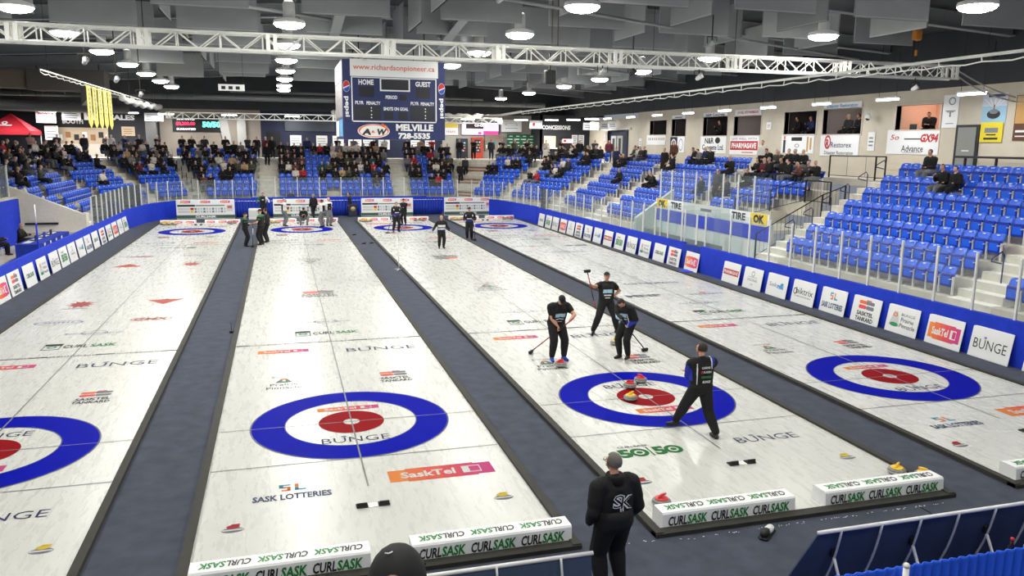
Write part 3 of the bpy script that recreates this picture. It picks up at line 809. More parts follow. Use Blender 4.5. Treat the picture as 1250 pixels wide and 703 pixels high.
def glass_panel(a, b, z0, h, label, group, r=.028):
    a = V((*a, 0)); b = V((*b, 0)); L = (b-a).length
    t = thing('rink_glass_panel', label, 'rink glass', (a.x, a.y, z0), math.atan2((b-a).y, (b-a).x), group)
    mb = MB(); mb.bbox(-r, -r*1.2, 0, r, r*1.2, h, ALU, .008); mb.build('post', t)
    mb = MB(); mb.box(r, -.006, .0, L-r, .006, h-.03, GLASS); mb.build('pane', t)
ys = [-3.6+1.255*i for i in range(15)]
n = 0
for i in range(len(ys)-1):
    n += 1
    glass_panel((RB(ys[i])+.07, ys[i]), (RB(ys[i+1])+.07, ys[i+1]), 1.10, 1.52, 'clear rink glass pane with pale post, %s from the near end of the right boards' % ORD[n], 'glass on the near right boards')
ys = [15.3+1.24*i for i in range(17)]
for i in range(len(ys)-1):
    glass_panel((RB(ys[i])+.09, ys[i]), (RB(ys[i+1])+.09, ys[i+1]), 1.10, 1.30, 'clear rink glass pane, %s beyond the gate along the right boards' % ORD[i+1], 'glass on the far right boards')
def resample(pts, step):
    P = [V((*p, 0)) for p in pts]; out = [P[0]]; acc = 0
    for a, b in zip(P, P[1:]):
        d = (b-a).length; s = step-acc
        while s <= d: out.append(a+(b-a)*(s/d)); s += step
        acc = d-(s-step)
    return [(p.x, p.y) for p in out]
def off(pts, d):
    o = []
    for i, p in enumerate(pts):
        a = V((*pts[max(i-1, 0)], 0)); b = V((*pts[min(i+1, len(pts)-1)], 0)); t = (b-a).normalized()
        o.append((p[0]-t.y*d, p[1]+t.x*d))
    return o
for pts, d, w, nm in ((RC, -.07, 'right', 'glass at the far right corner'), (LC, .07, 'left', 'glass at the far left corner')):
    R = resample(off(pts, d), 1.2)
    for i, (a, b) in enumerate(zip(R, R[1:])): glass_panel(a, b, 1.14, 1.35, 'clear pane of rink glass in the far %s corner, %s along' % (w, ORD[i+1]), nm)
R = [(-3.1+1.57*i, 46.17) for i in range(9)]
for i, (a, b) in enumerate(zip(R, R[1:])): glass_panel(a, b, 1.2, 1.45, 'clear rink glass pane behind the far score displays, %s from left' % ORD[i+1], 'glass at the far end')
ys = [28.6+1.2*i for i in range(8)]
for i in range(len(ys)-1): glass_panel((-10.12, ys[i]), (-10.12, ys[i+1]), 1.06, 1.4, 'clear rink glass pane on the left boards, %s from its near end' % ORD[i+1], 'glass on the left boards')

# ------------------------------------------------------------------ stands
ROW = .82; RISE = .47; F0 = .97
class Sec:
    def __init__(s, key, nm, o, u, n, rows, gl=.7, gr=.7):
        s.key = key; s.nm = nm; s.o = V((*o, 0)); s.u = V((*u, 0)).normalized(); s.n = V((*n, 0)).normalized(); s.rows = rows; s.gl = gl; s.gr = gr
    def p(s, l, k, z=0, back=0): return s.o+s.u*l+s.n*(k*ROW+back)+V((0, 0, z))
    def rz(s): return math.atan2(s.n.x, -s.n.y)
def rows(l, r, sl=0, sr=0, ks=range(7)): return {k: (l-sl*k, r+sr*k) for k in ks}
tL = .10
SECS = [
    Sec('Rm', 'nearest right stand', (17.8, 2.0), (0, -1), (1, 0), rows(0, 5.6)),
    Sec('Rn', 'near right stand', (17.8, 11.85), (0, -1), (1, 0), rows(0, 8.15), .9, .8),
    Sec('R2', 'raised right stand', (17.8, 20.6), (0, -1), (1, 0), {2: (0, 2.6), 3: (0, 4.1), 4: (0, 5.4), 5: (0, 5.4), 6: (0, 3.1)}, .7, .3),
    Sec('R3', 'middle right stand', (17.8, 29.7), (0, -1), (1, 0), {0: (0, 5.55), 1: (0, 5.55), 2: (0, 7.5), 3: (0, 7.5), 4: (0, 7.5), 5: (0, 7.5), 6: (0, 7.5)}, 1.1, .7),
    Sec('R4', 'far right stand', (17.8, 37.3), (0, -1), (1, 0), rows(0, 5.3), .05, 1.1),
    Sec('S7', 'right corner stand', (15.95, 44.05), (.304, -.952), (.952, .304), rows(0, 5.05, .12, .10), .05, .05),
    Sec('S6', 'far right corner', (13.6, 46.9), (.667, -.745), (.745, .667), rows(0, 2.55, .15, .12), .05, .05),
    Sec('S5', 'right end stand', (8.7, 48.3), (1, 0), (0, 1), rows(0, 3.6, 0, .12), .65, .05),
    Sec('S4', 'centre end stand', (-1.3, 48.3), (1, 0), (0, 1), rows(0, 8.7), .7, .65),
    Sec('S3', 'left end stand', (-6.45, 48.3), (1, 0), (0, 1), rows(0, 3.6, .40, 0), .05, .7),
    Sec('S2', 'far left corner', (-9.55, 46.5), (.668, .744), (-.744, .668), rows(0, 2.62, .12, .42), .05, .05),
    Sec('S1', 'left corner stand', (-11.75, 41.9), (.376, .927), (-.927, .376), rows(0, 3.99, .10, .12), .05, .05),
    Sec('L2', 'far left stand', (-11.94, 34.3), (0, 1), (-1, 0), rows(0, 6.9), .45, .05),
    Sec('La', 'left stand by the sloping wall', (-11.94, 31.3), (0, 1), (-1, 0), rows(0, 2.05), .1, .45),
    Sec('L3', 'near left stand', (-11.94, 24.4), (0, 1), (-1, 0), rows(0, 6.5, ks=range(3, 7)), .3, .3)]
SEC = {s.key: s for s in SECS}
# concrete terraces and light stairs
TOPZ = F0+RISE*6+.1
for s in SECS:
    mb = MB()
    for k, (l, r) in s.rows.items():
        z1 = F0+RISE*k; z0 = -.03 if k == 0 else z1-RISE*1.0-.12
        a, b = l-s.gl, r+s.gr
        f = -.42; e = ROW-.42 if k < 6 else ROW
        vs = [s.p(a, k, z, q) if w == 0 else s.p(b, k, z, q) for z in (z0, z1) for w, q in ((0, f), (1, f), (1, e), (0, e))]
        mb.add(vs, [(3, 2, 1, 0), (4, 5, 6, 7), (0, 1, 5, 4), (1, 2, 6, 5), (2, 3, 7, 6), (3, 0, 4, 7)], CONC)
    if 0 in s.rows:
        l, r = s.rows[0]                                                # kerb walk in front of the first row
        vs = [s.p(x, 0, z, q) for z in (-.03, .5) for x, q in ((l-s.gl, -.95), (r+s.gr, -.95), (r+s.gr, -.42), (l-s.gl, -.42))]
        mb.add(vs, [(3, 2, 1, 0), (4, 5, 6, 7), (0, 1, 5, 4), (1, 2, 6, 5), (2, 3, 7, 6), (3, 0, 4, 7)], CONC)
    struct('terrace', mb, 'stepped pale concrete of the %s' % s.nm)
def stair(s, side, w, label, k0=0, inset=.06):
    mb = MB()
    for k in range(k0, 7):
        if k not in s.rows: continue
        l, r = s.rows[k]
        a, b = (l-w, l-inset) if side == 'l' else (r+inset, r+w)
        for j in (0, 1):
            z = F0+RISE*(k-1)+RISE/2*(j+1)+.012
            q0 = -.42-.41+.41*j-.012; q1 = q0+.422
            for z0, z1, m, qa in ((z-.55, z, STEP, q0),):
                vs = [s.p(x, k, zz, q) for zz in (z0, z1) for x, q in ((a, qa), (b, qa), (b, q1+.02), (a, q1+.02))]
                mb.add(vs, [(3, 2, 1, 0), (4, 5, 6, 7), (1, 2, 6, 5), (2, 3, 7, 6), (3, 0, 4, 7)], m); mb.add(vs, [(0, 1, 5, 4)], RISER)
    if k0 == 0:
        l, r = s.rows[0]; a, b = (l-w, l-inset) if side == 'l' else (r+inset, r+w)
        for j, z in enumerate((.25, .5)):
            vs = [s.p(x, 0, zz, q) for zz in (-.03, z+.01) for x, q in ((a, -1.6+.33*j), (b, -1.6+.33*j), (b, -.8), (a, -.8))]
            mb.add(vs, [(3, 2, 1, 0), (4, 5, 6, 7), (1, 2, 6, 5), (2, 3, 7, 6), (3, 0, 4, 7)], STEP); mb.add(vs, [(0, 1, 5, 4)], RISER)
    struct('stair', mb, label)
stair(SEC['Rn'], 'r', 1.6, 'light stair between the two nearest right stands'); stair(SEC['Rn'], 'l', 1.4, 'light stair beside the vomitory railing')
stair(SEC['R2'], 'l', 1.3, 'upper stair of the right stand', 2); stair(SEC['R3'], 'l', 2.2, 'light stair between middle and far right stands')
stair(SEC['S4'], 'r', 1.25, 'light stair right of the centre end stand'); stair(SEC['S4'], 'l', 1.4, 'light stair left of the centre end stand'); stair(SEC['La'], 'r', .9, 'light stair in the left stand')
MATP = mat('patterned brown mat', (150, 112, 88), .9, noise=.6, nscale=9)
def wedge(sa, sb, label, mats=False):
    mb = MB()
    for k in range(7):
        ra = sa.rows[k][1]+.06; lb = sb.rows[k][0]-.06
        for j in (0, 1):
            z = F0+RISE*(k-1)+RISE/2*(j+1)+.012; q0 = -.83+.41*j; q1 = q0+.43
            vs = [p for zz in (z-.55, z) for p in (sa.p(ra, k, zz, q0), sb.p(lb, k, zz, q0), sb.p(lb, k, zz, q1), sa.p(ra, k, zz, q1))]
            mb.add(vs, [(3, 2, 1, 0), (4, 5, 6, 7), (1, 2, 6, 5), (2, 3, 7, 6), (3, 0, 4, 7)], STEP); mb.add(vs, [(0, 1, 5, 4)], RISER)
            if mats and k % 2 == 1:
                c = [(0, q0+.05, .12), (1, q0+.05, .12), (1, q1-.05, .12), (0, q1-.05, .12)]
                A = [sa.p(ra, k, z+.006, q0+.04), sb.p(lb, k, z+.006, q0+.04), sb.p(lb, k, z+.006, q1), sa.p(ra, k, z+.006, q1)]
                o = sum(A, V())/4; mb.poly([o+(p-o)*.8 for p in A], MATP)
                B = [sa.p(ra, k, z-.2, q0-.004), sb.p(lb, k, z-.2, q0-.004), sb.p(lb, k, z-.02, q0-.004), sa.p(ra, k, z-.02, q0-.004)]
                o = sum(B, V())/4; mb.poly([o+(p-o)*.8 for p in B], MATP)
    for j, z in enumerate((.25, .5)):
        ra = sa.rows[0][1]+.06; lb = sb.rows[0][0]-.06
        vs = [p for zz in (-.03, z+.01) for p in (sa.p(ra, 0, zz, -1.5+.33*j), sb.p(lb, 0, zz, -1.5+.33*j), sb.p(lb, 0, zz, -.7), sa.p(ra, 0, zz, -.7))]
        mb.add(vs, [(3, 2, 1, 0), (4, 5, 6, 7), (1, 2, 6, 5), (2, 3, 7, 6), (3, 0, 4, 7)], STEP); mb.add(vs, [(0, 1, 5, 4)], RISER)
    struct('stair', mb, label)
for a, b, l in (('S5', 'S6', 'stair with patterned mats right of the right end stand'), ('S6', 'S7', 'light stair in the far right corner'), ('S7', 'R4', 'light stair left of the far right stand'), ('S2', 'S3', 'light stair left of the left end stand'), ('S1', 'S2', 'light stair in the far left corner'), ('L2', 'S1', 'light stair in the left stand')): wedge(SEC[a], SEC[b], l, a == 'S5')

# concourse deck behind the last row
mb = MB(); zc = F0+RISE*6+.06
for x0, y0, x1, y1 in ((23.4, -8, 29, 58), (-22.5, -8, -17.5, 58), (-22.5, 53.8, 29, 60)): mb.box(x0, y0, zc-.3, x1, y1, zc, CONC)
cq = [(12.5, 53.8), (17.4, 50.6), (19.6, 48.2), (21.2, 45.6), (22.8, 40.9), (23.4, 40.9), (23.4, 53.8)]
mb.prism([(x, y, zc-.3) for x, y in cq], (0, 0, .3), CONC); mb.prism([(x, y, zc-.3) for x, y in ((-7.0, 53.8), (-11.0, 53.6), (-13.6, 51.9), (-15.6, 48.9), (-17.4, 44.4), (-17.5, 53.8))], (0, 0, .3), CONC)
struct('floor', mb, 'concourse floor behind the top rows')

# seats
def seat_parts(down):
    back = MB(); n = 7
    prof = [(.43, .02), (.50, .0), (.62, -.02), (.74, -.05), (.82, -.085), (.85, -.115)]
    for side in (0, 1):
        vs = []
        for z, dy in prof:
            for i in range(n):
                x = -.238+.476*i/(n-1); t = abs(x)/.238
                zz = z-(.045*t**4 if z > .7 else 0)
                vs.append(V((x*(1-.06*(z-.43)), -.17+dy+.045*t*t-(.022 if side else 0), zz)))
        fs = [(r*n+i, r*n+i+1, r*n+n+i+1, r*n+n+i) for r in range(len(prof)-1) for i in range(n-1)]
        back.add(vs, [f[::-1] if side == 0 else f for f in fs], SEATB, True)
    o = len(prof)*n
    edge = [i for i in range(n)]+[r*n+n-1 for r in range(1, len(prof))]+[(len(prof)-1)*n+i for i in range(n-2, -1, -1)]+[r*n for r in range(len(prof)-2, 0, -1)]
    base = len(back.v)-2*o
    for a, b in zip(edge, edge[1:]+edge[:1]):
        back.f.append((base+a, base+o+a, base+o+b, base+b)); back.m.append(0); back.sm.append(False)
    pan = MB()
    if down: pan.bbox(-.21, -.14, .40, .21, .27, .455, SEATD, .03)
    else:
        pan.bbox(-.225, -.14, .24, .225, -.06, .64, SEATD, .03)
        pan.box(-.16, -.058, .32, .16, -.053, .55, SEATB)
    legs = MB()
    for x in (-.25, ): 
        legs.box(x, -.14, .03, x+.025, -.07, .56, ALU); legs.box(x, -.14, 0, x+.02, .02, .03, ALU); legs.box(x, -.14, .48, x+.02, .06, .51, ALU)
    plate = MB(); plate.box(-.05, -.245, .765, .05, -.195, .80, PANELW)
    return back, pan, legs, plate
SD = {}
for dn in (False, True):
    b, p, l, w = seat_parts(dn); SD[dn] = (b, p, l, w)
SM = {dn: [x.mesh('seat_%d' % i) for i, x in enumerate(SD[dn])] for dn in SD}
one = {}
for dn in SD:
    q = MB()
    for x in SD[dn]:
        for i, f in enumerate(x.f): pass
        o = len(q.v); q.v.extend(x.v)
        for f, mi_, sm in zip(x.f, x.m, x.sm): q.f.append(tuple(o+a for a in f)); q.m.append(q.mi(x.mats[mi_])); q.sm.append(sm)
    one[dn] = q; 
ONEM = {dn: one[dn].mesh('whole_seat') for dn in one}
PITCH = .505
def seat_list():
    for s in SECS:
        for k in sorted(s.rows):
            l, r = s.rows[k]; n = int((r-l+.06)/PITCH); g = (r-l-n*PITCH)/2
            for i in range(n): yield s, k, i, n, s.p(l+g+(i+.5)*PITCH, k, F0+RISE*k, -.22)
# who sits where: one string per row from the front, one letter per seat (left to right), '.' empty
CROWD = {
 'S4': ['.......xx........', '..............k..', '..wr..k.ktok..dk.', 'kwnk..eok.kkwkr.k', 'kkdn....kkodgkek.', 'kdkk....wtkkkdkkg', 'kdkd.krkwgwwwdktk'],
 'S3': ['.......', 'nk.....', 'k..kk..', 'kk..wkoto', 'kk.kw.t.kd', 'k.gk.k..kk.', '.k.d.k.kkg.kk'],
 'S5': ['.......', '...kr...', 'kk..kk..', 'dk.kwkk.', 'gr..kkdok', 'kk..rgk.kk', 'dkgkk.kdkkk'],
 'S2': ['.....', '.....', '......', 'km.w.k.', 'kgd.kwk.k', 'k.tkd.kgk.', 'kdw.okwk.kk'],
 'S1': ['.......', '.......', '..w....', '.......', 'kk.....k', 'kdkw..dk', 'wkdkw.kk'],
 'L2': ['.............', '.............', '.............', '...o.........', 'k..o.....k...', '..k.o...ko..k', 'kk.d..b.rk.kk'],
 'La': ['...', '....', '....', '.k..', 'o..d', 'kd.k', 'k.ok'],
 'L3': ['', '', '', '....k.......', '..o.ko......', 'kd.k..o..b..', 'kkok.kd.k...'],
 'S6': ['.....', '.....', '.....', 'kk....', '...wkk.', '......k', 'kkk.kkkk'],
 'S7': ['..........', '..........', 'k.r.......', '....kwk...', 'kk...wd....', 'kk......kk', 'kkdwk..kkdk'],
 'R4': ['..........', '..........', '..........', '.......k..', '..........', 'dk........', '.owdk.....'],
 'R3': ['..........', '..........', '..............', '.kk..........k', '..............', 'k............k', '...kgbk......'],
 'R2': ['', '', '.....', 'd.......', '.k........', 'kmk.kk.ndk', 'kodkkk'],
 'Rn': ['.'*16]*5+['......kk........', '...k............'],
 'Rm': ['.'*11]*7}
HAIRS = [HAIRD, HAIRG, HAIRB, HAIRD, HAIRG]
stuff = MB(); nseat = 0; nperson = 0
protoseat = {}
SP = random.Random(11)
for s, k, i, n, loc in seat_list():
    row = CROWD[s.key][k] if k < len(CROWD[s.key]) else ''
    c = row[i] if i < len(row) else '.'
    if c == 'x': continue
    occ = c != '.'
    hidden = (s.key == 'Rm' and i > 7) or (s.key == 'Rn' and k > 4 and i > 14)
    rz = s.rz()
    side = 'seat, %s from left, %s row, %s' % (ORD[i+1], 'front' if k == 0 else ORD[k+1], s.nm)
    if hidden: continue
    if s.key in ('Rm', 'Rn', 'R2', 'R3', 'R4') and nseat < 299:
        nseat += 1
        lab = 'blue plastic '+side
        detail = s.key in ('Rm', 'Rn')
        if detail:
            if occ not in protoseat:
                t = thing('stadium_seat', lab, 'seat', loc, rz, 'blue stand seats')
                bk = obj('backrest', SM[occ][0], t); obj('number_plate', SM[occ][3], bk); obj('seat_pan', SM[occ][1], t); obj('seat_support', SM[occ][2], t)
                protoseat[occ] = t
            else: dup(protoseat[occ], loc, rz, lab)
        else:
            o = obj('stadium_seat', ONEM[occ], None, loc, rz); tag(o, lab, 'seat', 'blue stand seats')
    else:
        M = Matrix.Translation(loc) @ Matrix.Rotation(rz, 4, 'Z'); q = one[occ]; o = len(stuff.v)
        stuff.v.extend([tuple(M @ V(v)) for v in q.v])
        for f, mi_, sm in zip(q.f, q.m, q.sm): stuff.f.append(tuple(o+a for a in f)); stuff.m.append(stuff.mi(q.mats[mi_])); stuff.sm.append(sm)
    if occ:
        nperson += 1
        pose = SP.randrange(5)
        top = CLOTH[c]; legs = SP.choice([JEANS, DKPANT, DKPANT, GREYPANT]); hair = SP.choice(HAIRS); skin = SP.choice([SKIN, SKIN2])
        o = obj('person', spectator_mesh(pose, top, legs, hair, skin), None, (loc[0], loc[1], loc[2]+.002), rz+SP.uniform(-.15, .15))
        sc = SP.uniform(.94, 1.03); o.scale = (sc, sc, sc)
        tag(o, 'seated spectator in %s, %s from left, %s row, %s' % (CNAME[c], ORD[i+1], 'front' if k == 0 else ORD[k+1], s.nm), 'person', 'seated spectators')
o = stuff.build('stadium_seat'); tag(o, 'rows of blue plastic seats in the end and left stands', 'seat'); o['kind'] = 'stuff'

# standing spectators behind the top rows and on stairs: x, y, z, turn, colour, pose, where
STAND = [(-8.6, 54.4, zc, 'k', 7), (-7.9, 54.5, zc, 'k', 7), (-6.9, 54.4, zc, 'd', 7), (-5.3, 54.4, zc, 'k', 7), (-3.6, 54.5, zc, 'd', 5), (-2.9, 54.6, zc, 'k', 6), (-2.2, 55.2, zc, 'm', 6), (-1.7, 54.6, zc, 'k', 6),
 (1.1, 54.6, zc, 'b', 6), (3.6, 54.7, zc, 'k', 5), (4.9, 54.5, zc, 'g', 5), (6.6, 54.6, zc, 'k', 6), (7.5, 54.4, zc, 'w', 5), (9.4, 54.4, zc, 'k', 6), (10.6, 54.5, zc, 't', 5), (11.6, 54.6, zc, 'r', 5),
 (14.0, 54.3, zc, 'k', 6), (15.1, 53.6, zc, 'k', 5), (16.6, 53.3, zc, 'd', 6), (17.6, 53.5, zc, 'k', 5), (18.6, 52.9, zc, 'o', 6), (19.4, 51.8, zc, 'k', 5), (20.8, 50.8, zc, 'w', 6), (21.9, 49.9, zc, 'k', 5),
 (22.6, 47.5, zc, 'k', 6), (23.3, 45.9, zc, 'd', 5), (23.9, 44.4, zc, 'm', 6), (-11.6, 53.9, zc, 'k', 6), (-12.6, 53.6, zc, 'b', 5), (-13.4, 52.8, zc, 'w', 6), (-15.0, 51.5, zc, 'k', 6), (-16.4, 49.9, zc, 'd', 5), (-17.6, 48.0, zc, 'p', 5), (-14.2, 55.2, zc, 'k', 7), (-10.4, 54.6, zc, 'k', 5)]
for i, (x, y, z, c, pose) in enumerate(STAND):
    fx, fy = 2.9-x, 15-y
    o = obj('person', spectator_mesh(pose, CLOTH[c], SP.choice([JEANS, DKPANT]), SP.choice(HAIRS), SKIN), None, (x, y, z), math.atan2(-fx, fy)+SP.uniform(-.3, .3))
    tag(o, 'standing spectator in %s behind the top row, %s of that colour from the left' % (CNAME[c], ORD[1+sum(1 for q in STAND if q[3] == c and q[0] < x)]), 'person', 'standing spectators')
for s, side, k, w, c, lab in (('S4', 'l', 5, .8, 'k', 'man in black standing on the stair left of the centre end stand'), ('S5', 'r', 2, .5, 'k', 'person in black climbing the stair right of the right end stand'), ('S5', 'r', 3, 1.0, 'd', 'person in charcoal beside another on the stair of the right end stand'),
                              ('R3', 'l', 5, .7, 'k', 'person in black standing on the stair left of the middle right stand'), ('R3', 'l', 6, 1.1, 'n', 'person in brown standing at the head of the middle right stair'), ('R2', 'l', 3, .6, 'd', 'person in charcoal standing on the upper right stair near the glass'),
                              ('R2', 'l', 6, .6, 'w', 'person in cream at the head of the upper right stair'), ('S7', 'l', 5, .5, 'w', 'person in cream standing on the far right corner stair'), ('R4', 'l', 5, .5, 'b', 'person in navy standing left of the far right stand')):
    S_ = SEC[s]; l, r = S_.rows[k]; q = S_.p(l-w if side == 'l' else r+w, k, F0+RISE*(k-.5)+.012 if False else F0+RISE*k+.015, -.22)
    o = obj('person', spectator_mesh(6, CLOTH[c], DKPANT, HAIRD, SKIN), None, q, S_.rz()+.3); tag(o, lab, 'person')

# handrails at stair heads and vomitory railing
RAIL = mat('dark blue rail paint', (30, 42, 96), .4, metal=.3); RAILK = mat('black rail paint', (24, 25, 28), .45, metal=.3)
def loop_rail(s, side, k, w, lab):
    l, r = s.rows[k]; x = l-w if side == 'l' else r+w
    a = s.p(x, k, F0+RISE*k, -.1); mb = MB(); n = s.n
    mb.tube([a, a+V((0, 0, .82)), a-n*.08+V((0, 0, .93)), a-n*.42+V((0, 0, .74)), a-n*.44+V((0, 0, .66)), a-n*.06+V((0, 0, .58))], .02, RAIL, 8)
    tag(mb.build('stair_handrail'), lab, 'handrail', 'looped stair handrails')
for k in range(1, 7): loop_rail(SEC['Rn'], 'l', k, .75, 'looped blue stair handrail beside the near right stand, %s step row up' % ORD[k])
for k in (1, 3, 5): loop_rail(SEC['Rn'], 'r', k, .8, 'looped blue handrail on the nearest right stair, step row %s' % ORD[k])
for k in range(1, 6): loop_rail(SEC['S3'], 'l', k, .65, 'looped handrail on the stair left of the left end stand, %s up' % ORD[k])
def picket_rail(pts, h, lab, step=.2, m=RAILK):
    P = [V(p) for p in pts]; t = thing('picket_railing', lab, 'railing', P[0])
    a0 = P[0]; Q = [p-a0 for p in P]; up = V((0, 0, h))
    mb = MB(); mb.tube([q+up for q in Q], .025, m, 8); mb.tube([q+V((0, 0, .1)) for q in Q], .015, m, 6); mb.build('top_rail', t)
    mb = MB()
    for a, b in zip(Q, Q[1:]):
        n = max(1, int((b-a).length/step))
        for i in range(n+1):
            q = a+(b-a)*(i/n); mb.tube([q+V((0, 0, .1)), q+up], .007, m, 5)
    mb.build('picket', t)
    for i, q in enumerate(Q):
        mb = MB(); mb.bar(q, q+up, .05, m); mb.build('post', t)
vz = lambda k: F0+RISE*k
picket_rail([(17.3, 13.35, .75), (20.3, 13.35, vz(3)-.1), (21.4, 13.35, vz(4)-.2)], 1.0, 'black picket railing sloping beside the stair of the near right stand')
picket_rail([(19.0, 17.8, vz(2)), (19.9, 16.4, vz(3)), (20.75, 15.1, vz(4)), (20.75, 13.45, vz(4))], .95, 'black picket railing above the right vomitory')
picket_rail([(23.5, 17.2, zc), (23.5, 13.6, zc), (23.0, 13.6, zc)], 1.0, 'black railing behind the top row near the right booths', 1.2)
# vomitory and side box on the right
mb = MB()
mb.prism([(16.8, 23.7, -.03), (18.95, 23.7, -.03), (18.95, 23.7, 2.92), (16.8, 23.7, 1.45)], (0, .25, 0), mat('pale green white wall', (206, 214, 200), .7, noise=.05))
struct('wall_right_opening', mb, 'pale sloping side wall of the right vomitory')
mb = MB(); mb.box(18.0, 13.5, -.03, 18.2, 24.0, 2.0, mat('white box wall', (222, 226, 222), .7)); mb.box(17.98, 13.5, 1.35, 18.0, 24.0, 1.95, FABRIC); mb.box(18.2, 13.5, 1.7, 20.6, 23.9, 1.85, CONC)
struct('wall_right_box', mb, 'white low wall with a blue band behind the right gate')
def banner(name, lab, cat, pl, w, h, fn, base=PANELW, group=None, d=.02):
    t = thing(name, lab, cat, tuple(pl.o), 0, group)
    q = Plane((0, 0, 0), pl.u, pl.v); mb = MB()
    mb.prism([q.at(-w/2, -h/2, -d), q.at(w/2, -h/2, -d), q.at(w/2, h/2, -d), q.at(-w/2, h/2, -d)], q.n*d, base); mb.build('panel', t)
    mb = MB(); fn(mb, q)
    if mb.v: mb.build('lettering', t)
    return t
PR = lambda x, y, z: Plane((x, y, z), (0, -1, 0), (0, 0, 1))          # facing -X
PF = lambda x, y, z: Plane((x, y, z), (1, 0, 0), (0, 0, 1))           # facing -Y
def okt(mb, q):
    for x, fl in ((-3.7, 0), (3.6, 1)):
        c = q.sub(x, 0)
        rect(mb, c, -1.5, -.24, 1.5, .24, PANELW, .003)
        xo = -.8 if not fl else .75
        rect(mb, c.sub(xo, 0), -.62, -.23, .62, .23, YEL, .006); text(mb, c.sub(xo, 0), 'OK', 0, 0, .8, .36, INK, .06, 0, .009)
        text(mb, c.sub(.75 if not fl else -.8, 0), 'TIRE', 0, 0, 1.1, .32, INK, .04, 0, .009)
    rect(mb, q, -.5, -.05, .5, .08, GREYP, .004)
banner('parapet_banner', 'long tire shop banner on the wall behind the right gate', 'banner', PR(17.97, 18.6, 2.24), 10.2, .5, okt, mat('pale banner grey', (196, 204, 200), .6))
for i in range(8): glass_panel((18.1, 23.6-1.24*i), (18.1, 23.6-1.24*(i+1)), 2.0, 2.0, 'tall clear glass pane above the tire banner, %s from the far end' % ORD[i+1], 'tall glass above the tire banner')
mb = MB(); mb.box(16.5, 15.6, -.03, 17.1, 23.4, .45, mat('players bench', (120, 126, 124), .7)); mb.box(17.06, 15.6, .45, 17.14, 23.4, .95, mat('players bench'  , (120, 126, 124), .7)); tag(mb.build('players_bench'), 'long low bench between the right boards and the tire banner', 'bench')
for i, y in enumerate((15.2, 17.0, 19.4, 21.2, 22.6)): glass_panel((16.05, y), (17.85, y), 1.0 if False else .0, 2.45, 'divider glass of the right players box, %s from the near end' % ORD[i+1], 'box divider glass')
# left opening
mb = MB(); m = mat('cream wall', (238, 232, 212), .75, noise=.05)
mb.prism([(-11.1, 31.0, -.03), (-16.6, 31.0, -.03), (-16.6, 31.0, 3.9), (-14.0, 31.0, 2.72), (-11.1, 31.0, 1.45)][::-1], (0, .25, 0), m)
mb.box(-13.6, 30.7, -.03, -10.6, 31.0, .5, CONC); mb.box(-13.7, 30.85, .9, -12.2, 31.0, 1.0, DARKW); mb.box(-11.1, 31.0, -.03, -10.9, 31.6, 1.45, m)
struct('wall_left_opening', mb, 'cream sloping wall beyond the left opening')
mb = MB(); wall_line(mb, [(-13.95, 30.6), (-14.6, 20.0)], -.03, 2.25, .15, FABRIC)
tag(mb.build('fabric_screen'), 'blue fabric covered box wall left of the officials table', 'screen')
for i in range(5): glass_panel((-14.1-.075*i, 30.2-1.25*i), (-14.1-.075*(i+1), 30.2-1.25*(i+1)), 2.25, 1.7, 'tall clear glass pane above the blue box wall at left, %s from far end' % ORD[i+1], 'tall glass at left')
# ------------------------------------------------------------------ far end of the ice: score displays and curtains
def score_display(x, y, w, h, lab):
    t = thing('score_display', lab, 'curling scoreboard', (x, y, -.02), 0, 'far curling scoreboards')
    mb = MB(); mb.bbox(-w/2, 0, 0, w/2, .12, h, PANELW, .01); mb.build('board', t)
    p = Plane((0, -.003, 0), (1, 0, 0), (0, 0, 1)); mb = MB()
    for i in (-1, 0, 1): lg_telco(mb, p.sub(i*w*.34, h-.15), .62, .17)
    rect(mb, p, -w*.48, h-.46, -w*.18, h-.34, INK); rect(mb, p, -w*.17, h-.44, w*.33, h-.36, GREYP)
    for r in (0, 1):
        z = h-.62-.19*r
        rect(mb, p, -w*.47, z-.07, -w*.27, z+.07, mat('pale team plate', (206, 206, 198), .5)); rect(mb, p, -w*.26, z-.08, -w*.205, z+.08, REDP if r == 0 else YEL)
        for i in range(11): rect(mb, p, -w*.19+i*w*.05, z-.07, -w*.155+i*w*.05, z+.07, mat('pale end plate', (196, 200, 200), .5) if i % 3 else GREYP)
    rect(mb, p, w*.36, h-.8, w*.47, h-.35, mat('pale logo plate', (220, 208, 208), .5)); rect(mb, p, w*.375, h-.6, w*.455, h-.42, FADER, .004)
    rect(mb, p, -w/2, .04, w/2, .26, mat('dark green band', (66, 92, 78), .5)); text(mb, p, 'CURLSASK', 0, .15, w*.36, .15, PANELW, .05, 0, .006)
    mb.build('printed_face', t)
    for sx in (-1, 1):
        mb = MB(); mb.tube([(sx*w*.46, .06, 0), (sx*w*.46, .5, 0), (sx*w*.46, .13, h*.8)], .02, ALU, 6); mb.build('support_leg', t)
for k, x, w in (('A', -6.1, 3.72), ('B', .15, 3.72), ('C', 6.2, 3.72), ('D', 12.2, 3.65)): score_display(x, 43.0, w, 1.30, 'white curling scoreboard standing behind the far end of the %s sheet' % SHN[k])
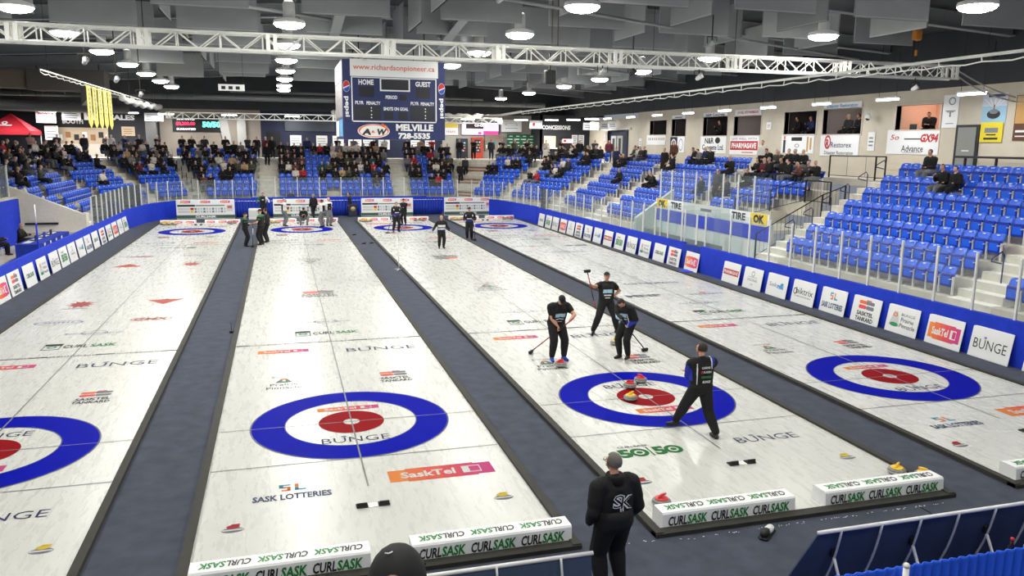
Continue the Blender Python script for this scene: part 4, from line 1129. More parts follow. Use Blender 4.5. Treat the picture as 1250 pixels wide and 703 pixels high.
def pleats(a, b, z0, z1, amp, step, m, name, lab, cat='curtain', rod=True, top_fn=None):
    a = V((*a, 0)); b = V((*b, 0)); L = (b-a).length; t = thing(name, lab, cat, (a.x, a.y, 0), math.atan2((b-a).y, (b-a).x))
    n = int(L/step*6); mb = MB(); vs = []
    zs = [z0, z0+(z1-z0)*.5, z1-.09, z1-.07, z1-.03, z1]
    for j, z in enumerate(zs):
        for i in range(n+1):
            x = L*i/n; s_ = math.sin(2*PI*x/step+.6*math.sin(3.1*x)); c = amp*(1-.35*(j/5))
            vs.append(V((x+.25*amp*math.sin(5*x+j), c*s_*(1 if j not in (3, 4) else .7), z)))
    mb.add(vs, [(j*(n+1)+i, j*(n+1)+i+1, (j+1)*(n+1)+i+1, (j+1)*(n+1)+i) for j in range(5) for i in range(n)], m, True)
    o = mb.build('drape', t)
    sd = o.modifiers.new('s', 'SOLIDIFY'); sd.thickness = .008
    if rod:
        mb = MB(); mb.tube([(-.05, 0, z1-.05), (L+.05, 0, z1-.05)], .02, ALU, 8); mb.build('rod', t)
    return t
for a, b, lab in (((-4.2, 43.9), (-1.75, 43.9), 'pleated blue curtain between the first and second far scoreboards'), ((2.05, 43.9), (4.3, 43.9), 'pleated blue curtain between the second and third far scoreboards'), ((8.1, 43.9), (10.35, 43.9), 'pleated blue curtain between the third and fourth far scoreboards')):
    pleats(a, b, -.02, 1.14, .045, .2, DRAPE, 'pleated_curtain', lab)
mb = MB(); mb.bbox(-.4, -.3, 0, .4, .3, .74, mat('white cloth', (226, 226, 224), .8), .03); mb.box(-.36, -.305, .2, .36, -.302, .6, mat('pale print', (206, 212, 208)))
t = mb.build('draped_table', None, (-2.9, 42.0, -.02)); tag(t, 'small white draped table beside the second far scoreboard', 'table')
mb = MB(); mb.bbox(-.3, -.2, 0, .3, .2, .9, NAVYW, .03); mb.lathe([(.17, 0), (.17, .02)], mat('tan print', (170, 150, 110)), 20, M=Matrix.Translation((0, -.2, .55)) @ Matrix.Rotation(PI/2, 4, 'X'))
tag(mb.build('equipment_bin', None, (3.75, 43.2, -.02)), 'dark blue bin with a tan round print near the far curtain', 'bin')

# ------------------------------------------------------------------ walls
zr = lambda x: 11.2-.06*abs(x-2.93)
WIN = [(12.45, 14.95, 6.0, 7.03), (17.1, 19.9, 5.85, 7.03), (20.4, 23.1, 5.85, 7.03), (25.25, 28.1, 5.85, 6.95), (28.8, 31.75, 5.85, 6.97), (34.0, 36.05, 5.85, 6.95), (36.8, 39.45, 5.97, 6.97)]
mb = MB(); X0, X1 = 25.0, 25.25
y = -8.
for a, b, z0, z1 in WIN:
    mb.box(X0, y, zc-.3, X1, a, 7.65, BLOCKW); mb.box(X0, a, zc-.3, X1, b, z0, BLOCKW); mb.box(X0, a, z1, X1, b, 7.65, BLOCKW); y = b
mb.box(X0, y, zc-.3, X1, 41.5, 7.65, BLOCKW)
mb.prism([(25.0, 41.5, zc-.3), (26.4, 55.0, zc-.3), (26.65, 55.0, zc-.3), (25.25, 41.5, zc-.3)], (0, 0, 3.8), BLOCKW)
mb.box(24.9, -8, 7.65, 25.3, 58, 9.86, ROOFM)
struct('wall_right', mb, 'beige block wall above the right stands')
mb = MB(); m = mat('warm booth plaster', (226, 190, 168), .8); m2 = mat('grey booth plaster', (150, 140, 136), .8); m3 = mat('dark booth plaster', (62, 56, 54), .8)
for i, (a, b, z0, z1) in enumerate(WIN):
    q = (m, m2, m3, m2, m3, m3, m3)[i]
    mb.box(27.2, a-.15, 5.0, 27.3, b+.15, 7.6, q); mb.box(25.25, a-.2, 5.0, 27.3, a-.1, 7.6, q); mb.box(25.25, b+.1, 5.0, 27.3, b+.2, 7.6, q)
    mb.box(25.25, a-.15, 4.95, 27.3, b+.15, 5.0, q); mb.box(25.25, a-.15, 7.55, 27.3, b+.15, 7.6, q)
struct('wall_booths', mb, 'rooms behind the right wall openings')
for i, (a, b, z0, z1) in enumerate(WIN):
    mb = MB()
    for q in ((a-.05, z0-.06, b+.05, z0), (a-.05, z1, b+.05, z1+.05), (a-.05, z0, a, z1), (b, z0, b+.05, z1)): mb.box(24.96, q[0], q[1], 25.27, q[2], q[3], mat('window frame beige', (206, 196, 186), .6))
    struct('window_%d' % (i+1), mb)
# door in the right wall
d = MB(); d.box(24.94, 10.42, zc, 25.02, 11.55, 6.15, INK); d.box(24.92, 10.55, zc, 24.95, 11.42, 6.05, mat('grey door', (136, 136, 132), .5)); o = struct('door_1', d, 'grey door with black frame in the right wall')
mb = MB(); mb.tube([(24.9, 10.68, 4.9), (24.86, 10.68, 4.9), (24.86, 10.78, 4.9)], .015, ALU, 6); mb.box(24.915, 10.8, 5.12, 24.925, 11.15, 5.16, PANELW); mb.build('door_handle', o)
mb = MB(); M = Matrix.Translation((25.55, 46.3, zc)) @ Matrix.Rotation(rad(5.9)*-1, 4, 'Z')
mb.box(-.16, -2.6, 0, -.05, 2.6, 2.55, NAVYW, M); 
for yy in (-1.5, .15): mb.box(-.2, yy, .02, -.14, yy+1.35, 2.1, mat('pale door', (176, 176, 170), .5), M); mb.box(-.21, yy+.35, .3, -.19, yy+.95, 1.9, DARKW, M)
struct('door_2', mb, 'navy framed double doors in the far part of the right wall')
mb = MB(); mb.box(25.05, 43.0, 6.4, 25.3, 50, 6.55, mat('pale lintel', (204, 200, 190)))
struct('trim_1', mb)
# far wall
mb = MB(); zz = 7.8
mb.box(-2.6, 58, zc-.3, 13.2, 58.3, zz, NAVYW); mb.box(13.2, 58, zc-.3, 21.9, 58.3, zz, mat('pale far wall', (168, 162, 152), .8)); mb.box(-10.6, 58, zc-.3, -2.6, 58.3, zz, mat('taupe far wall', (150, 140, 128), .8)); mb.box(-22.6, 58, zc-.3, -10.6, 58.3, zz, DARKW)
mb.box(21.7, 55.2, zc-.3, 26.6, 55.4, zz, DARKW); mb.box(21.7, 55.2, zc-.3, 21.9, 58.2, zz, DARKW); mb.prism([(-23, 57.9, zz), (29, 57.9, zz), (29, 57.9, zr(29)), (2.93, 57.9, zr(2.93)), (-23, 57.9, zr(-23))], (0, .35, 0), ROOFM)
struct('wall_far', mb, 'dark concourse wall behind the end stands')
mb = MB(); mb.box(-22.8, -8, zc-.3, -22.5, 58.3, 7.8, DARKW); mb.box(-22.8, -8, 7.8, -22.5, 58.3, 9.66, ROOFM); struct('wall_left', mb, 'dark wall beyond the left concourse')
mb = MB(); mb.box(-2.1, 57.93, zc, -1.0, 58.02, zc+2.15, BLACK); struct('door_3', mb, 'dark open doorway in the far navy wall')
mb = MB(); mb.prism([(-6.0, 57.8, 7.2), (-5.3, 57.8, 7.2), (-4.85, 57.8, zc), (-5.5, 57.8, zc)], (0, .2, 0), mat('grey column', (170, 168, 162), .7)); mb.box(-4.5, 57.6, zc, -3.8, 57.95, 7.3, mat('grey column', (170, 168, 162), .7)); mb.box(-11.5, 56.6, zc, -10.7, 57.4, 7.3, mat('dark column', (88, 86, 84), .7))
struct('trim_2', mb, 'columns along the far concourse')
for i, (x0, x1) in enumerate(((-.2, .75), (2.0, 2.95), (3.4, 4.35), (4.75, 5.9), (6.05, 7.1), (7.4, 8.4), (10.3, 11.2), (11.6, 12.5))):
    mb = MB(); mb.box(x0, 57.94, 4.6, x1, 58.0, 5.75, mat('lit white poster', (230, 228, 222), .6)); 
    for j in range(4): mb.box(x0+.1, 57.93, 4.85+.2*j, x1-.15, 57.94, 4.90+.2*j, GREYP)
    tag(mb.build('wall_poster'), 'white notice board on the far navy wall, %s from left' % ORD[i+1], 'poster')
mb = MB(); mb.box(-.6, 57.9, 6.1, 3.6, 57.98, 7.1, mat('dark shutter', (58, 62, 70), .5)); mb.box(-.5, 57.88, 6.95, .8, 57.9, 7.1, GREYP); mb.box(4.6, 57.9, 6.1, 6.4, 57.98, 7.1, mat('dark shutter', (58, 62, 70), .5)); struct('window_8', mb, 'dark upper windows in the far navy wall')
mb = MB(); mb.box(4.9, 57.9, 5.0, 5.0, 58, 5.3, PANELW); struct('trim_3', mb)
# wall signs, left to right along the far wall
def word(s, h, m=PANELW, w=None, bold=.03): return lambda mb, q: text(mb, q, s, 0, 0, w, h, m, bold)
def sign(lab, x, y, z, s, h, w=None, m=PANELW):
    mb = MB(); text(mb, PF(x, y, z), s, 0, 0, w, h, m, .05, 0, .03)
    tag(mb.build('wall_lettering'), lab, 'sign')
sign('white block word BOOTH on the charcoal far left wall', -17.05, 57.98, 6.62, 'BOOTH', .36, 1.5)
sign('white block word SALES on the charcoal far left wall behind yellow banners', -13.4, 57.98, 7.0, 'SALES', .42, 1.9)
sign('white block word CONCESSIONS on the charcoal wall at far right', 23.2, 55.17, 6.72, 'CONCESSIONS', .40, 2.75)
def lines(n, w, h, m=GREYP, head=None):
    def f(mb, q):
        for i in range(n): rect(mb, q, -w/2, h/2-(i+.75)*h/n, w/2*(1 if i % 2 else .8), h/2-(i+.35)*h/n, m)
        if head: text(mb, q, head, 0, h*.28, w, h*.22, REDP, .03, 0, .006)
    return f
def advance(mb, q): text(mb, q, 'Advance', 0, .22, 1.1, .26, REDP, .03); [rect(mb, q, -.45, -.1-.13*i, .45, -.05-.13*i, GREYP) for i in range(3)]
HB = 'white hanging banners at the far concourse'
banner('hanging_banner', 'white banner with a red word beside the red tent', 'banner', PF(-18.6, 56.5, 7.0), 1.4, 1.1, advance)
banner('hanging_banner', 'white banner with grey print above the BOOTH sign', 'banner', PF(-16.8, 56.5, 7.05), 1.35, .75, lines(3, 1., .5))
banner('hanging_banner', 'small white banner with a red curl, right of BOOTH', 'banner', PF(-15.5, 56.5, 7.1), .8, .75, lambda mb, q: disc(mb, q, 0, .05, .2, .2, REDP, .003, 16, .7, .6, 4.))
banner('hanging_banner', 'white banner with small print at the left end of the far truss', 'banner', PF(-10.8, 56.5, 7.05), 1.4, .65, lines(3, 1.1, .5))
banner('concourse_sign', 'white sign board with grey print under the red tent corner', 'sign', PF(-18.4, 56.9, 5.7), .95, 1.1, lines(4, .7, .9))
banner('hanging_banner', 'white banner right of the pink screen', 'banner', PF(19.6, 57.4, 6.85), 1.95, 1.1, lambda mb, q: (disc(mb, q, 0, .1, .6, .14, GREYP, .003, 20, .9), rect(mb, q, -.6, -.25, .6, -.2, GREYP)))
banner('hanging_banner', 'white banner left of the CONCESSIONS word', 'banner', PF(21.2, 55.0, 6.95), 1.2, .72, lambda mb, q: disc(mb, q, -.2, 0, .12, .16, REDP, .003, 14))
for i, (x, y) in enumerate(((24.2, 50.0), (24.3, 48.6), (24.2, 46.2), (24.3, 44.8))): banner('hanging_banner', 'small white banner above the navy double doors, %s from left' % ORD[i+1], 'banner', PF(x, y, 6.75), .75, .62, lines(2, .5, .3))
# screens
def emit(name, c, s): return mat(name, c, .5, emit=s)
def raffle(mb, q):
    text(mb, q, '50/50 RAFFLE', -.95, .42, 1.4, .17, emit('screen white', (240, 240, 240), 1.6), .02); text(mb, q, '$3,200.00', -.98, .03, 1.5, .34, emit('screen red', (230, 40, 80), 1.6), .05); text(mb, q, 'GUARANTEED', -.95, -.4, 1.5, .17, emit('screen white', (240, 240, 240), 1.6), .02)
    text(mb, q, '50/50', 1.05, 0, 1.45, .5, emit('screen teal', (110, 220, 205), 1.5), .06)
t = banner('screen', 'dark screen with red and teal numerals at the far left', 'screen', PF(-7.6, 57.9, 6.55), 4.0, 1.25, raffle, BLACK, None, .08)
def pscr(mb, q):
    rect(mb, q, -1.75, -.55, 1.75, .55, emit('screen lilac', (206, 190, 226), 1.1)); rect(mb, q, -1.35, 0, .3, .5, emit('screen dark', (60, 40, 44), .3), .004); text(mb, q, 'CO-OP', -.1, .3, .9, .22, emit('screen white', (240, 240, 240), 1.2), .03, 0, .008)
    rect(mb, q, .3, -.55, 1.75, -.2, emit('screen magenta', (186, 62, 132), .9), .004); rect(mb, q, -.2, -.5, .1, -.3, emit('screen magenta', (186, 62, 132), .9), .004)
banner('screen', 'wide pink and lilac advertising screen under the far truss', 'screen', PF(16.75, 57.9, 6.55), 3.6, 1.2, pscr, BLACK, None, .08)
banner('concourse_sign', 'yellow and white sign left of the pink screen', 'sign', PF(14.0, 57.9, 6.55), 1.3, 1.2, lambda mb, q: (rect(mb, q, -.6, .05, .6, .55, YEL), text(mb, q, 'HAAS', 0, -.3, .8, .2, FADER, .02)))
banner('wall_tv', 'small lit television on the right wall by the double doors', 'television', Plane((25.4, 48.9, 5.85), (-.35, -.94, 0), (0, 0, 1)), 1.3, .75, lambda mb, q: (rect(mb, q, -.6, -.33, .6, .33, emit('tv lilac', (190, 180, 226), 1.6)), rect(mb, q, -.4, -.1, .1, .05, emit('tv violet', (120, 100, 180), 1.2), .005)), BLACK)
def media(mb, q):
    for r in range(4):
        for c in range(4): rect(mb, q, -1.15+.66*c-(.2 if r % 2 else 0), .42-.28*r, -.85+.66*c, .5-.28*r, mat('pale green print', (176, 200, 184), .6))
banner('media_backdrop', 'green patterned backdrop panel left of the concession window', 'backdrop', PF(20.5, 57.2, 5.45), 2.75, 1.3, media, mat('backdrop green', (18, 72, 44), .7))
def machine(x, z0, z1, w, m, lab):
    t = thing('vending_machine', lab, 'vending machine', (x, 57.5, zc)); h = z1-zc
    mb = MB(); mb.bbox(-w/2, 0, 0, w/2, .6, h, m, .03); mb.build('cabinet', t)
    mb = MB(); mb.box(-w*.4, -.02, h*.3, w*.25, 0, h*.9, mat('vending window', (40, 46, 70), .3)); [mb.box(-w*.38+.13*i*w, -.04, h*(.36+.13*j), -w*.30+.13*i*w, -.02, h*(.42+.13*j), (REDP, YEL, TEALP, PANELW)[(i+j) % 4]) for i in range(5) for j in range(4)]; mb.build('display_window', t)
machine(16.4, zc, 5.75, 1.05, mat('vending red', (190, 66, 44), .5), 'red drinks vending machine against the far wall'); machine(15.0, zc, 5.65, 1.0, DARKW, 'dark snack vending machine left of the red one'); 
mb = MB(); mb.box(17.2, 57.85, 4.6, 18.8, 57.98, 6.0, mat('cork', (150, 138, 122), .9))
for i in range(7): mb.box(17.3+.2*i, 57.83, 4.8+.35*(i % 3), 17.45+.2*i, 57.85, 5.1+.35*(i % 3), (PANELW, TEALP, FADER)[i % 3])
tag(mb.build('notice_board'), 'cork notice board with pinned papers beside the green backdrop', 'notice board')
# concession window
t = thing('serving_window', 'lit concession serving window below the CONCESSIONS word', 'serving window', (22.6, 55.17, zc))
mb = MB(); mb.box(-.55, -.05, 1.05, .55, 0, 2.1, emit('lit serving room', (232, 200, 150), 1.0)); mb.build('opening', t); mb = MB(); mb.box(-.65, -.3, .95, .65, .0, 1.05, ALU); mb.build('counter', t)
t = thing('serving_window', 'second concession opening with a red lit logo box', 'serving window', (24.3, 55.17, zc))
mb = MB(); mb.box(-.65, -.04, .2, .65, 0, 2.0, BLACK); mb.build('opening', t); mb = MB(); mb.bbox(-.5, -.2, 1.5, .5, -.04, 1.85, emit('lit drinks box', (240, 190, 190), 1.4), .02); mb.ellipsoid((-.3, -.2, 1.68), (.13, .02, .13), REDP); mb.build('lit_box', t)
for i, x in enumerate((25.0, 25.65)): banner('menu_board', 'white menu board right of the concession openings, %s' % ('left one' if i == 0 else 'right one'), 'menu board', PF(x, 55.12, 5.6), .55, .95, lines(5, .4, .8))
# booth counter, left
t = thing('ticket_booth', 'lit wooden counter opening below the BOOTH word', 'booth', (-16.6, 57.4, zc))
mb = MB(); mb.box(-1.8, .4, .9, 2.1, .5, 2.3, mat('pale booth back', (186, 168, 142), .7)); mb.build('back_panel', t)
mb = MB(); mb.bbox(-1.9, -.1, 0, 2.2, .4, 1.0, mat('counter front', (196, 188, 174), .7), .02); mb.build('counter', t)
for i in range(6):
    mb = MB(); mb.box(-1.6+.6*i, .36, 1.3+.2*(i % 2), -1.25+.6*i, .4, 1.75+.2*(i % 2), (PANELW, mat('wood frame', (150, 104, 64)), DARKW)[i % 3]); mb.build('framed_print', t)
banner('framed_poster', 'wood framed print on the wall below the SALES word', 'poster', PF(-13.0, 57.9, 5.9), 1.0, .75, lines(3, .7, .5, mat('sepia', (140, 112, 84))), mat('sepia pale', (190, 170, 140)))
# red tent
t = thing('canopy_tent', 'red pop-up canopy tent on the far left concourse', 'tent', (-20.6, 55.0, zc)); RT = mat('red tent cloth', (176, 22, 40), .7)
mb = MB(); mb.add([(-1.6, -1.5, 1.95), (1.6, -1.5, 1.95), (1.6, 1.5, 1.95), (-1.6, 1.5, 1.95), (0, 0, 3.25), (-1.6, -1.5, 1.65), (1.6, -1.5, 1.65), (1.6, 1.5, 1.65), (-1.6, 1.5, 1.65)], [(0, 1, 4), (1, 2, 4), (2, 3, 4), (3, 0, 4), (0, 5, 6, 1), (1, 6, 7, 2), (2, 7, 8, 3), (3, 8, 5, 0)], RT); o = mb.build('canopy', t)
sd = o.modifiers.new('s', 'SOLIDIFY'); sd.thickness = .015
mb = MB(); q = Plane((-.2, -1.02, 2.38), (1, 0, 0), (0, .75, .65)); disc(mb, q, 0, .2, .22, .2, PANELW, .02, 6, .5); rect(mb, q, -.5, -.12, .5, -.02, PANELW, .02); mb.build('printed_logo', t)
for x in (-1.55, 1.55):
    for y in (-1.45, 1.45):
        mb = MB(); mb.bar((x, y, 0), (x, y, 1.9), .05, ALU); mb.build('leg', t)
# right wall signs
def nr(mb, q): text(mb, q, 'N&R', -.45, .24, 1.1, .36, INK, .03); text(mb, q, 'Concrete Ltd.', 0, -.16, 2.6, .34, INK, .02); disc(mb, q, .55, .26, .32, .2, INK, .003, 8); rect(mb, q, -.4, -.46, .4, -.4, GREYP)
def ps(mb, q): text(mb, q, 'LIVE WELL WITH', 0, .38, 2.6, .13, GREYP, .01); rect(mb, q, -1.45, -.28, 1.45, .24, REDP); text(mb, q, 'PHARMASAVE', 0, -.02, 2.6, .32, PANELW, .04, 0, .006); rect(mb, q, -.2, -.44, 1., -.38, FADER)
def rx(mb, q): disc(mb, q, -.85, .15, .24, .34, REDP, .003, 16, .7); text(mb, q, 'R', -.85, .1, .26, .4, REDP, .04); text(mb, q, 'Restorex', .15, .02, 1.5, .26, NAVY, .01); text(mb, q, 'Disaster Restoration', 0, -.36, 2.1, .17, INK, .01)
def gx(mb, q): text(mb, q, '5o', -1.0, .2, .5, .22, REDP, .01, .3); text(mb, q, 'GX94', .95, .16, .95, .36, REDP, .05, .2); rect(mb, q, -.45, .1, .55, .15, INK); text(mb, q, 'Advance', .05, -.28, 1.25, .28, INK, .01); rect(mb, q, -.5, -.46, .6, -.44, GREYP)
def gr(mb, q): rect(mb, q, -.5, .15, .4, .34, INK); rect(mb, q, -1.2, -.48, -1.0, .2, INK); disc(mb, q, -1.1, .33, .08, .12, FADER); rect(mb, q, -.4, .40, .5, .45, GREYP); disc(mb, q, 0, -.1, .2, .1, GREYP, .003, 12, .7); rect(mb, q, .8, -.4, .95, .35, mat('sand print', (196, 160, 100))); rect(mb, q, 1.05, -.3, 1.2, .3, mat('sand print', (196, 160, 100)))
for y, z, w, h, fn, lab in ((13.87, 5.48, 2.95, 1.04, gx, 'white radio station sign below the pink lit booth'), (18.55, 5.32, 2.8, 1.04, rx, 'white restoration company sign below a right wall booth'), (21.85, 5.38, 2.75, .98, gr, 'white sign with a dark figure and gold shapes on the right wall'), (26.9, 5.28, 3.05, 1.08, ps, 'pharmacy sign with a red band on the right wall'), (30.4, 5.3, 3.1, 1.05, nr, 'white concrete company sign on the right wall'), (34.6, 5.28, 1.0, 1.02, lambda mb, q: disc(mb, q, 0, 0, .3, .4, GREYP, .003, 18, .85), 'narrow white sign beside the navy one'), (38.4, 5.6, 3.0, .7, lambda mb, q: [rect(mb, q, -1.2+.3*i, -.02, -1.05+.3*i, .16, mat('gold print', (170, 150, 100))) for i in range(9)], 'beige sign with gold marks on the right wall')):
    banner('wall_sign', lab, 'sign', PR(24.97, y, z), w, h, fn)
banner('wall_sign', 'navy sign with a white ring on the right wall', 'sign', PR(24.97, 35.65, 5.28), 1.0, 1.04, lambda mb, q: (disc(mb, q, 0, 0, .38, .38, PANELW, .003, 24, .75), disc(mb, q, 0, 0, .15, .15, PANELW, .003, 12)), NAVYW)
banner('wall_sign', 'tall white banner with black print beside the pink lit booth', 'banner', PR(24.97, 11.95, 6.7), .78, 1.3, lambda mb, q: (disc(mb, q, .05, .4, .18, .16, GREYP, .003, 16, .7), text(mb, q, 'T', 0, -.12, .35, .2, INK, .0), rect(mb, q, -.25, 0, .25, .03, INK), rect(mb, q, -.2, -.5, .2, -.47, GREYP)))
for a, b, z, s, m in ((25.3, 28.0, 7.16, 'LIVE WELL WITH PHARMASAVE', REDP), (17.15, 19.9, 7.2, 'Disaster Restoration', LBLUE), (28.9, 31.7, 7.12, 'N&R Concrete', INK), (34.1, 36.0, 7.1, '', INK)):
    banner('wall_sign', 'slim white sign above the booth opening, lettered %s' % (s or 'faintly in grey'), 'sign', PR(24.96, (a+b)/2, z), b-a, .3, (lambda s_, m_, w_: (lambda mb, q: text(mb, q, s_, 0, 0, w_*.8, .17, m_, .02) if s_ else rect(mb, q, -.5, -.04, .5, .04, GREYP)))(s, m, b-a))
def curlposter(mb, q):
    rect(mb, q, -.55, -.58, .55, .58, mat('ice blue print', (150, 190, 210), .5)); rect(mb, q, -.55, .1, .55, .58, mat('pale sky print', (206, 210, 222), .5), .003); rect(mb, q, -.3, .44, .45, .54, NAVY, .006)
    for i in range(5): mb.poly([q.at(0, .0, .005), q.at(-.5+.25*i, .38, .005), q.at(-.42+.25*i, .38, .005)], PANELW)
    disc(mb, q, 0, -.2, .3, .17, INK, .007, 20); disc(mb, q, 0, -.1, .2, .09, GREYP, .009, 16); rect(mb, q, -.03, -.02, .03, .16, mat('copper', (150, 100, 70)), .01)
banner('wall_poster', 'tall blue poster of a dark curling stone on the right wall', 'poster', PR(24.97, 9.88, 6.72), 1.1, 1.16, curlposter)
def yelb(mb, q):
    mb.poly([q.at(-.5, -.37, .003), q.at(.5, -.37, .003), q.at(.5, .25, .003), q.at(0, .4, .003), q.at(-.5, .25, .003)], mat('bright yellow sign', (226, 206, 36), .5)); rect(mb, q, -.3, -.02, .3, .16, GREYP, .005); rect(mb, q, -.22, -.12, .22, -.07, INK, .005); rect(mb, q, -.32, -.28, .32, -.2, INK, .006)
banner('wall_sign', 'yellow house shaped sign below the stone poster', 'sign', PR(24.95, 9.88, 5.85), 1.0, .75, yelb, mat('bright yellow sign', (226, 206, 36), .5))
banner('wall_poster', 'brown wooden looking poster at the right edge of the wall', 'poster', PR(24.97, 8.2, 6.35), 1.5, 1.64, lambda mb, q: (rect(mb, q, -.72, -.2, .72, .5, mat('wheat print', (196, 150, 84), .6)), rect(mb, q, -.72, -.8, .72, -.25, mat('umber print', (92, 52, 30), .6)), rect(mb, q, -.72, .5, .72, .8, mat('straw print', (216, 186, 140), .6)), rect(mb, q, -.15, .0, .1, .25, GREYP, .004), rect(mb, q, -.65, -.52, .3, -.44, PANELW, .006), rect(mb, q, -.65, -.68, .2, -.64, PANELW, .006)), mat('umber print', (92, 52, 30), .6))
# people and things in the booths
for y, c, lab, pose in ((13.95, 'k', 'broadcaster in black seated with a laptop in the pink lit booth', 1), (19.1, 'd', 'bald man in charcoal seated in the restoration sign booth', 0), (18.35, 'k', 'person at the right edge of the restoration sign booth', 0), (23.2, 'k', 'man in black seated at the left of the dark booth', 0), (22.0, 'b', 'person in blue seated at the right of the dark booth', 3), (32.4, 'd', 'person in charcoal in the concrete sign booth, left of two', 0), (31.2, 'k', 'person in black in the concrete sign booth, right of two', 3), (36.7, 'k', 'person in black in the narrow right wall booth', 0)):
    o = obj('person', spectator_mesh(pose, CLOTH[c], DKPANT, HAIRG if 'bald' in lab else HAIRD, SKIN), None, (25.95, y, 5.45), PI/2+(.5 if pose == 1 else 0)); tag(o, lab, 'person')
    t = thing('booth_chair', 'dark chair used by the '+lab.replace(' seated', '').replace(' with a laptop', ''), 'chair', (26.05, y, 5.0)); mb = MB(); mb.bbox(-.22, -.22, .84, .22, .22, .88, DARKW, .02); mb.build('seat', t); mb = MB(); mb.tube([(0, 0, 0), (0, 0, .85)], .04, EDGE, 8); mb.lathe([(.22, 0), (.2, .03)], EDGE, 12); mb.build('pedestal', t)
mb = MB(); mb.box(25.25, 12.55, 5.93, 25.75, 14.9, 5.98, mat('wood shelf', (120, 84, 60))); struct('trim_4', mb)
mb = MB(); mb.box(-.2, -.14, 0, .2, .14, .02, INK); mb.box(-.2, .12, .02, .2, .14, .26, INK); tag(mb.build('laptop', None, (25.45, 14.25, 5.985), PI/2), 'open black laptop on the pink lit booth shelf', 'laptop')
mb = MB(); mb.tube([(24.9, 16.3, 6.9), (24.7, 16.3, 6.9)], .03, PANELW, 8); mb.ellipsoid((24.66, 16.3, 6.6), (.14, .14, .14), PANELW); mb.ellipsoid((24.64, 16.3, 6.53), (.1, .1, .1), INK); mb.tube([(24.7, 16.3, 6.9), (24.68, 16.3, 6.7)], .03, PANELW, 8)
tag(mb.build('dome_camera'), 'white dome security camera on the right wall', 'camera')
for y in (15.9, 16.6): pass
for y, z, lab in ((16.35, 5.5, 'small white notice between the two nearest booth signs'), (24.5, 6.35, 'small pale red notice high on the right wall'), (41.0, 5.3, 'white notice near the double doors')): banner('wall_notice', lab, 'notice', PR(24.97, y, z), .45, .85 if z < 6 else .4, lines(3, .3, .5 if z < 6 else .2, FADER if z > 6 else GREYP))
# drink rail behind the nearest top row
t = thing('counter_rail', 'dark counter rail behind the top row at the right edge', 'counter', (24.2, 8.6, zc)); mb = MB(); mb.box(-.2, -1.9, 1.02, .2, 2.0, 1.10, DARKW); mb.build('counter_top', t)
for y in (-1.4, .2, 1.6):
    mb = MB(); mb.bar((0, y, 0), (0, y, 1.05), .07, DARKW); mb.build('leg', t)
# ------------------------------------------------------------------ roof, baffles, lights
mb = MB()
for x0, x1 in ((-23, 2.93), (2.93, 29)):
    vs = [(x0, -18, zr(x0)), (x1, -18, zr(x1)), (x1, 58.3, zr(x1)), (x0, 58.3, zr(x0))]
    mb.add(vs+[(a, b, c+.3) for a, b, c in vs], [(0, 3, 2, 1), (4, 5, 6, 7), (0, 1, 5, 4), (2, 3, 7, 6), (3, 0, 4, 7), (1, 2, 6, 5)], ROOFM)
struct('ceiling', mb, 'dark grey pitched roof deck')
mb = MB()
def ibeam(mb, a, b, w, h, m):
    a = V(a); b = V(b)
    mb.bar(a-V((0, 0, .03)), b-V((0, 0, .03)), w, m, .05); mb.bar(a-V((0, 0, h/2)), b-V((0, 0, h/2)), .04, m, h); mb.bar(a-V((0, 0, h)), b-V((0, 0, h)), w, m, .05)
for y in (-3, 3.2, 9.4, 15.6, 21.8, 28, 34.2, 40.4, 46.6, 52.8):
    for x0, x1 in ((-22.8, 2.93), (2.93, 25)): ibeam(mb, (x0, y, zr(x0)-.02), (x1, y, zr(x1)-.02), .3, .55, BEAM)
struct('trim_5', mb, 'grey steel roof beams')
mb = MB()
for x, y0, y1 in ((.8, 6.5, 14), (4.7, 8.0, 15)): ibeam(mb, (x, y0, 9.9), (x, y1, 9.05), .32, .4, BEAM)
struct('trim_6', mb, 'sloping grey roof braces')
mb = MB()
for a, b in (((4.6, 6.5, 9.0), (21.7, 13.6, 8.75)), ((-9, 5.2, 9.0), (.6, 11.9, 9.0)), ((-9.5, 18, 9.1), (1, 25.5, 9.1)), ((5, 19, 9.1), (20, 26, 8.8))): mb.tube([a, b], .05, mat('pale pipe', (150, 152, 152), .5), 8)
struct('trim_7', mb, 'slanting roof bracing pipes')
COLS = [(-7.45, 'leftmost'), (-.7, 'second'), (6.1, 'third'), (14.8, 'rightmost')]
Y_ = {0: [-12, -6.5, -1.2, 4, 9.2, 14.2, 19.7, 25.1, 30.3, 35.4, 40.4], 1: [-12, -6.5, -1, 4.5, 9.8, 15, 20.5, 25.8, 31, 36.3, 40.6], 2: [-12, -6.5, -1, 4.3, 9.6, 14.8, 20, 25.2, 30.5, 35.8, 40.8], 3: [-10, -4.5, 1.1, 6.7, 13.4, 19.4, 24.4, 29.8, 36.6, 43.6]}
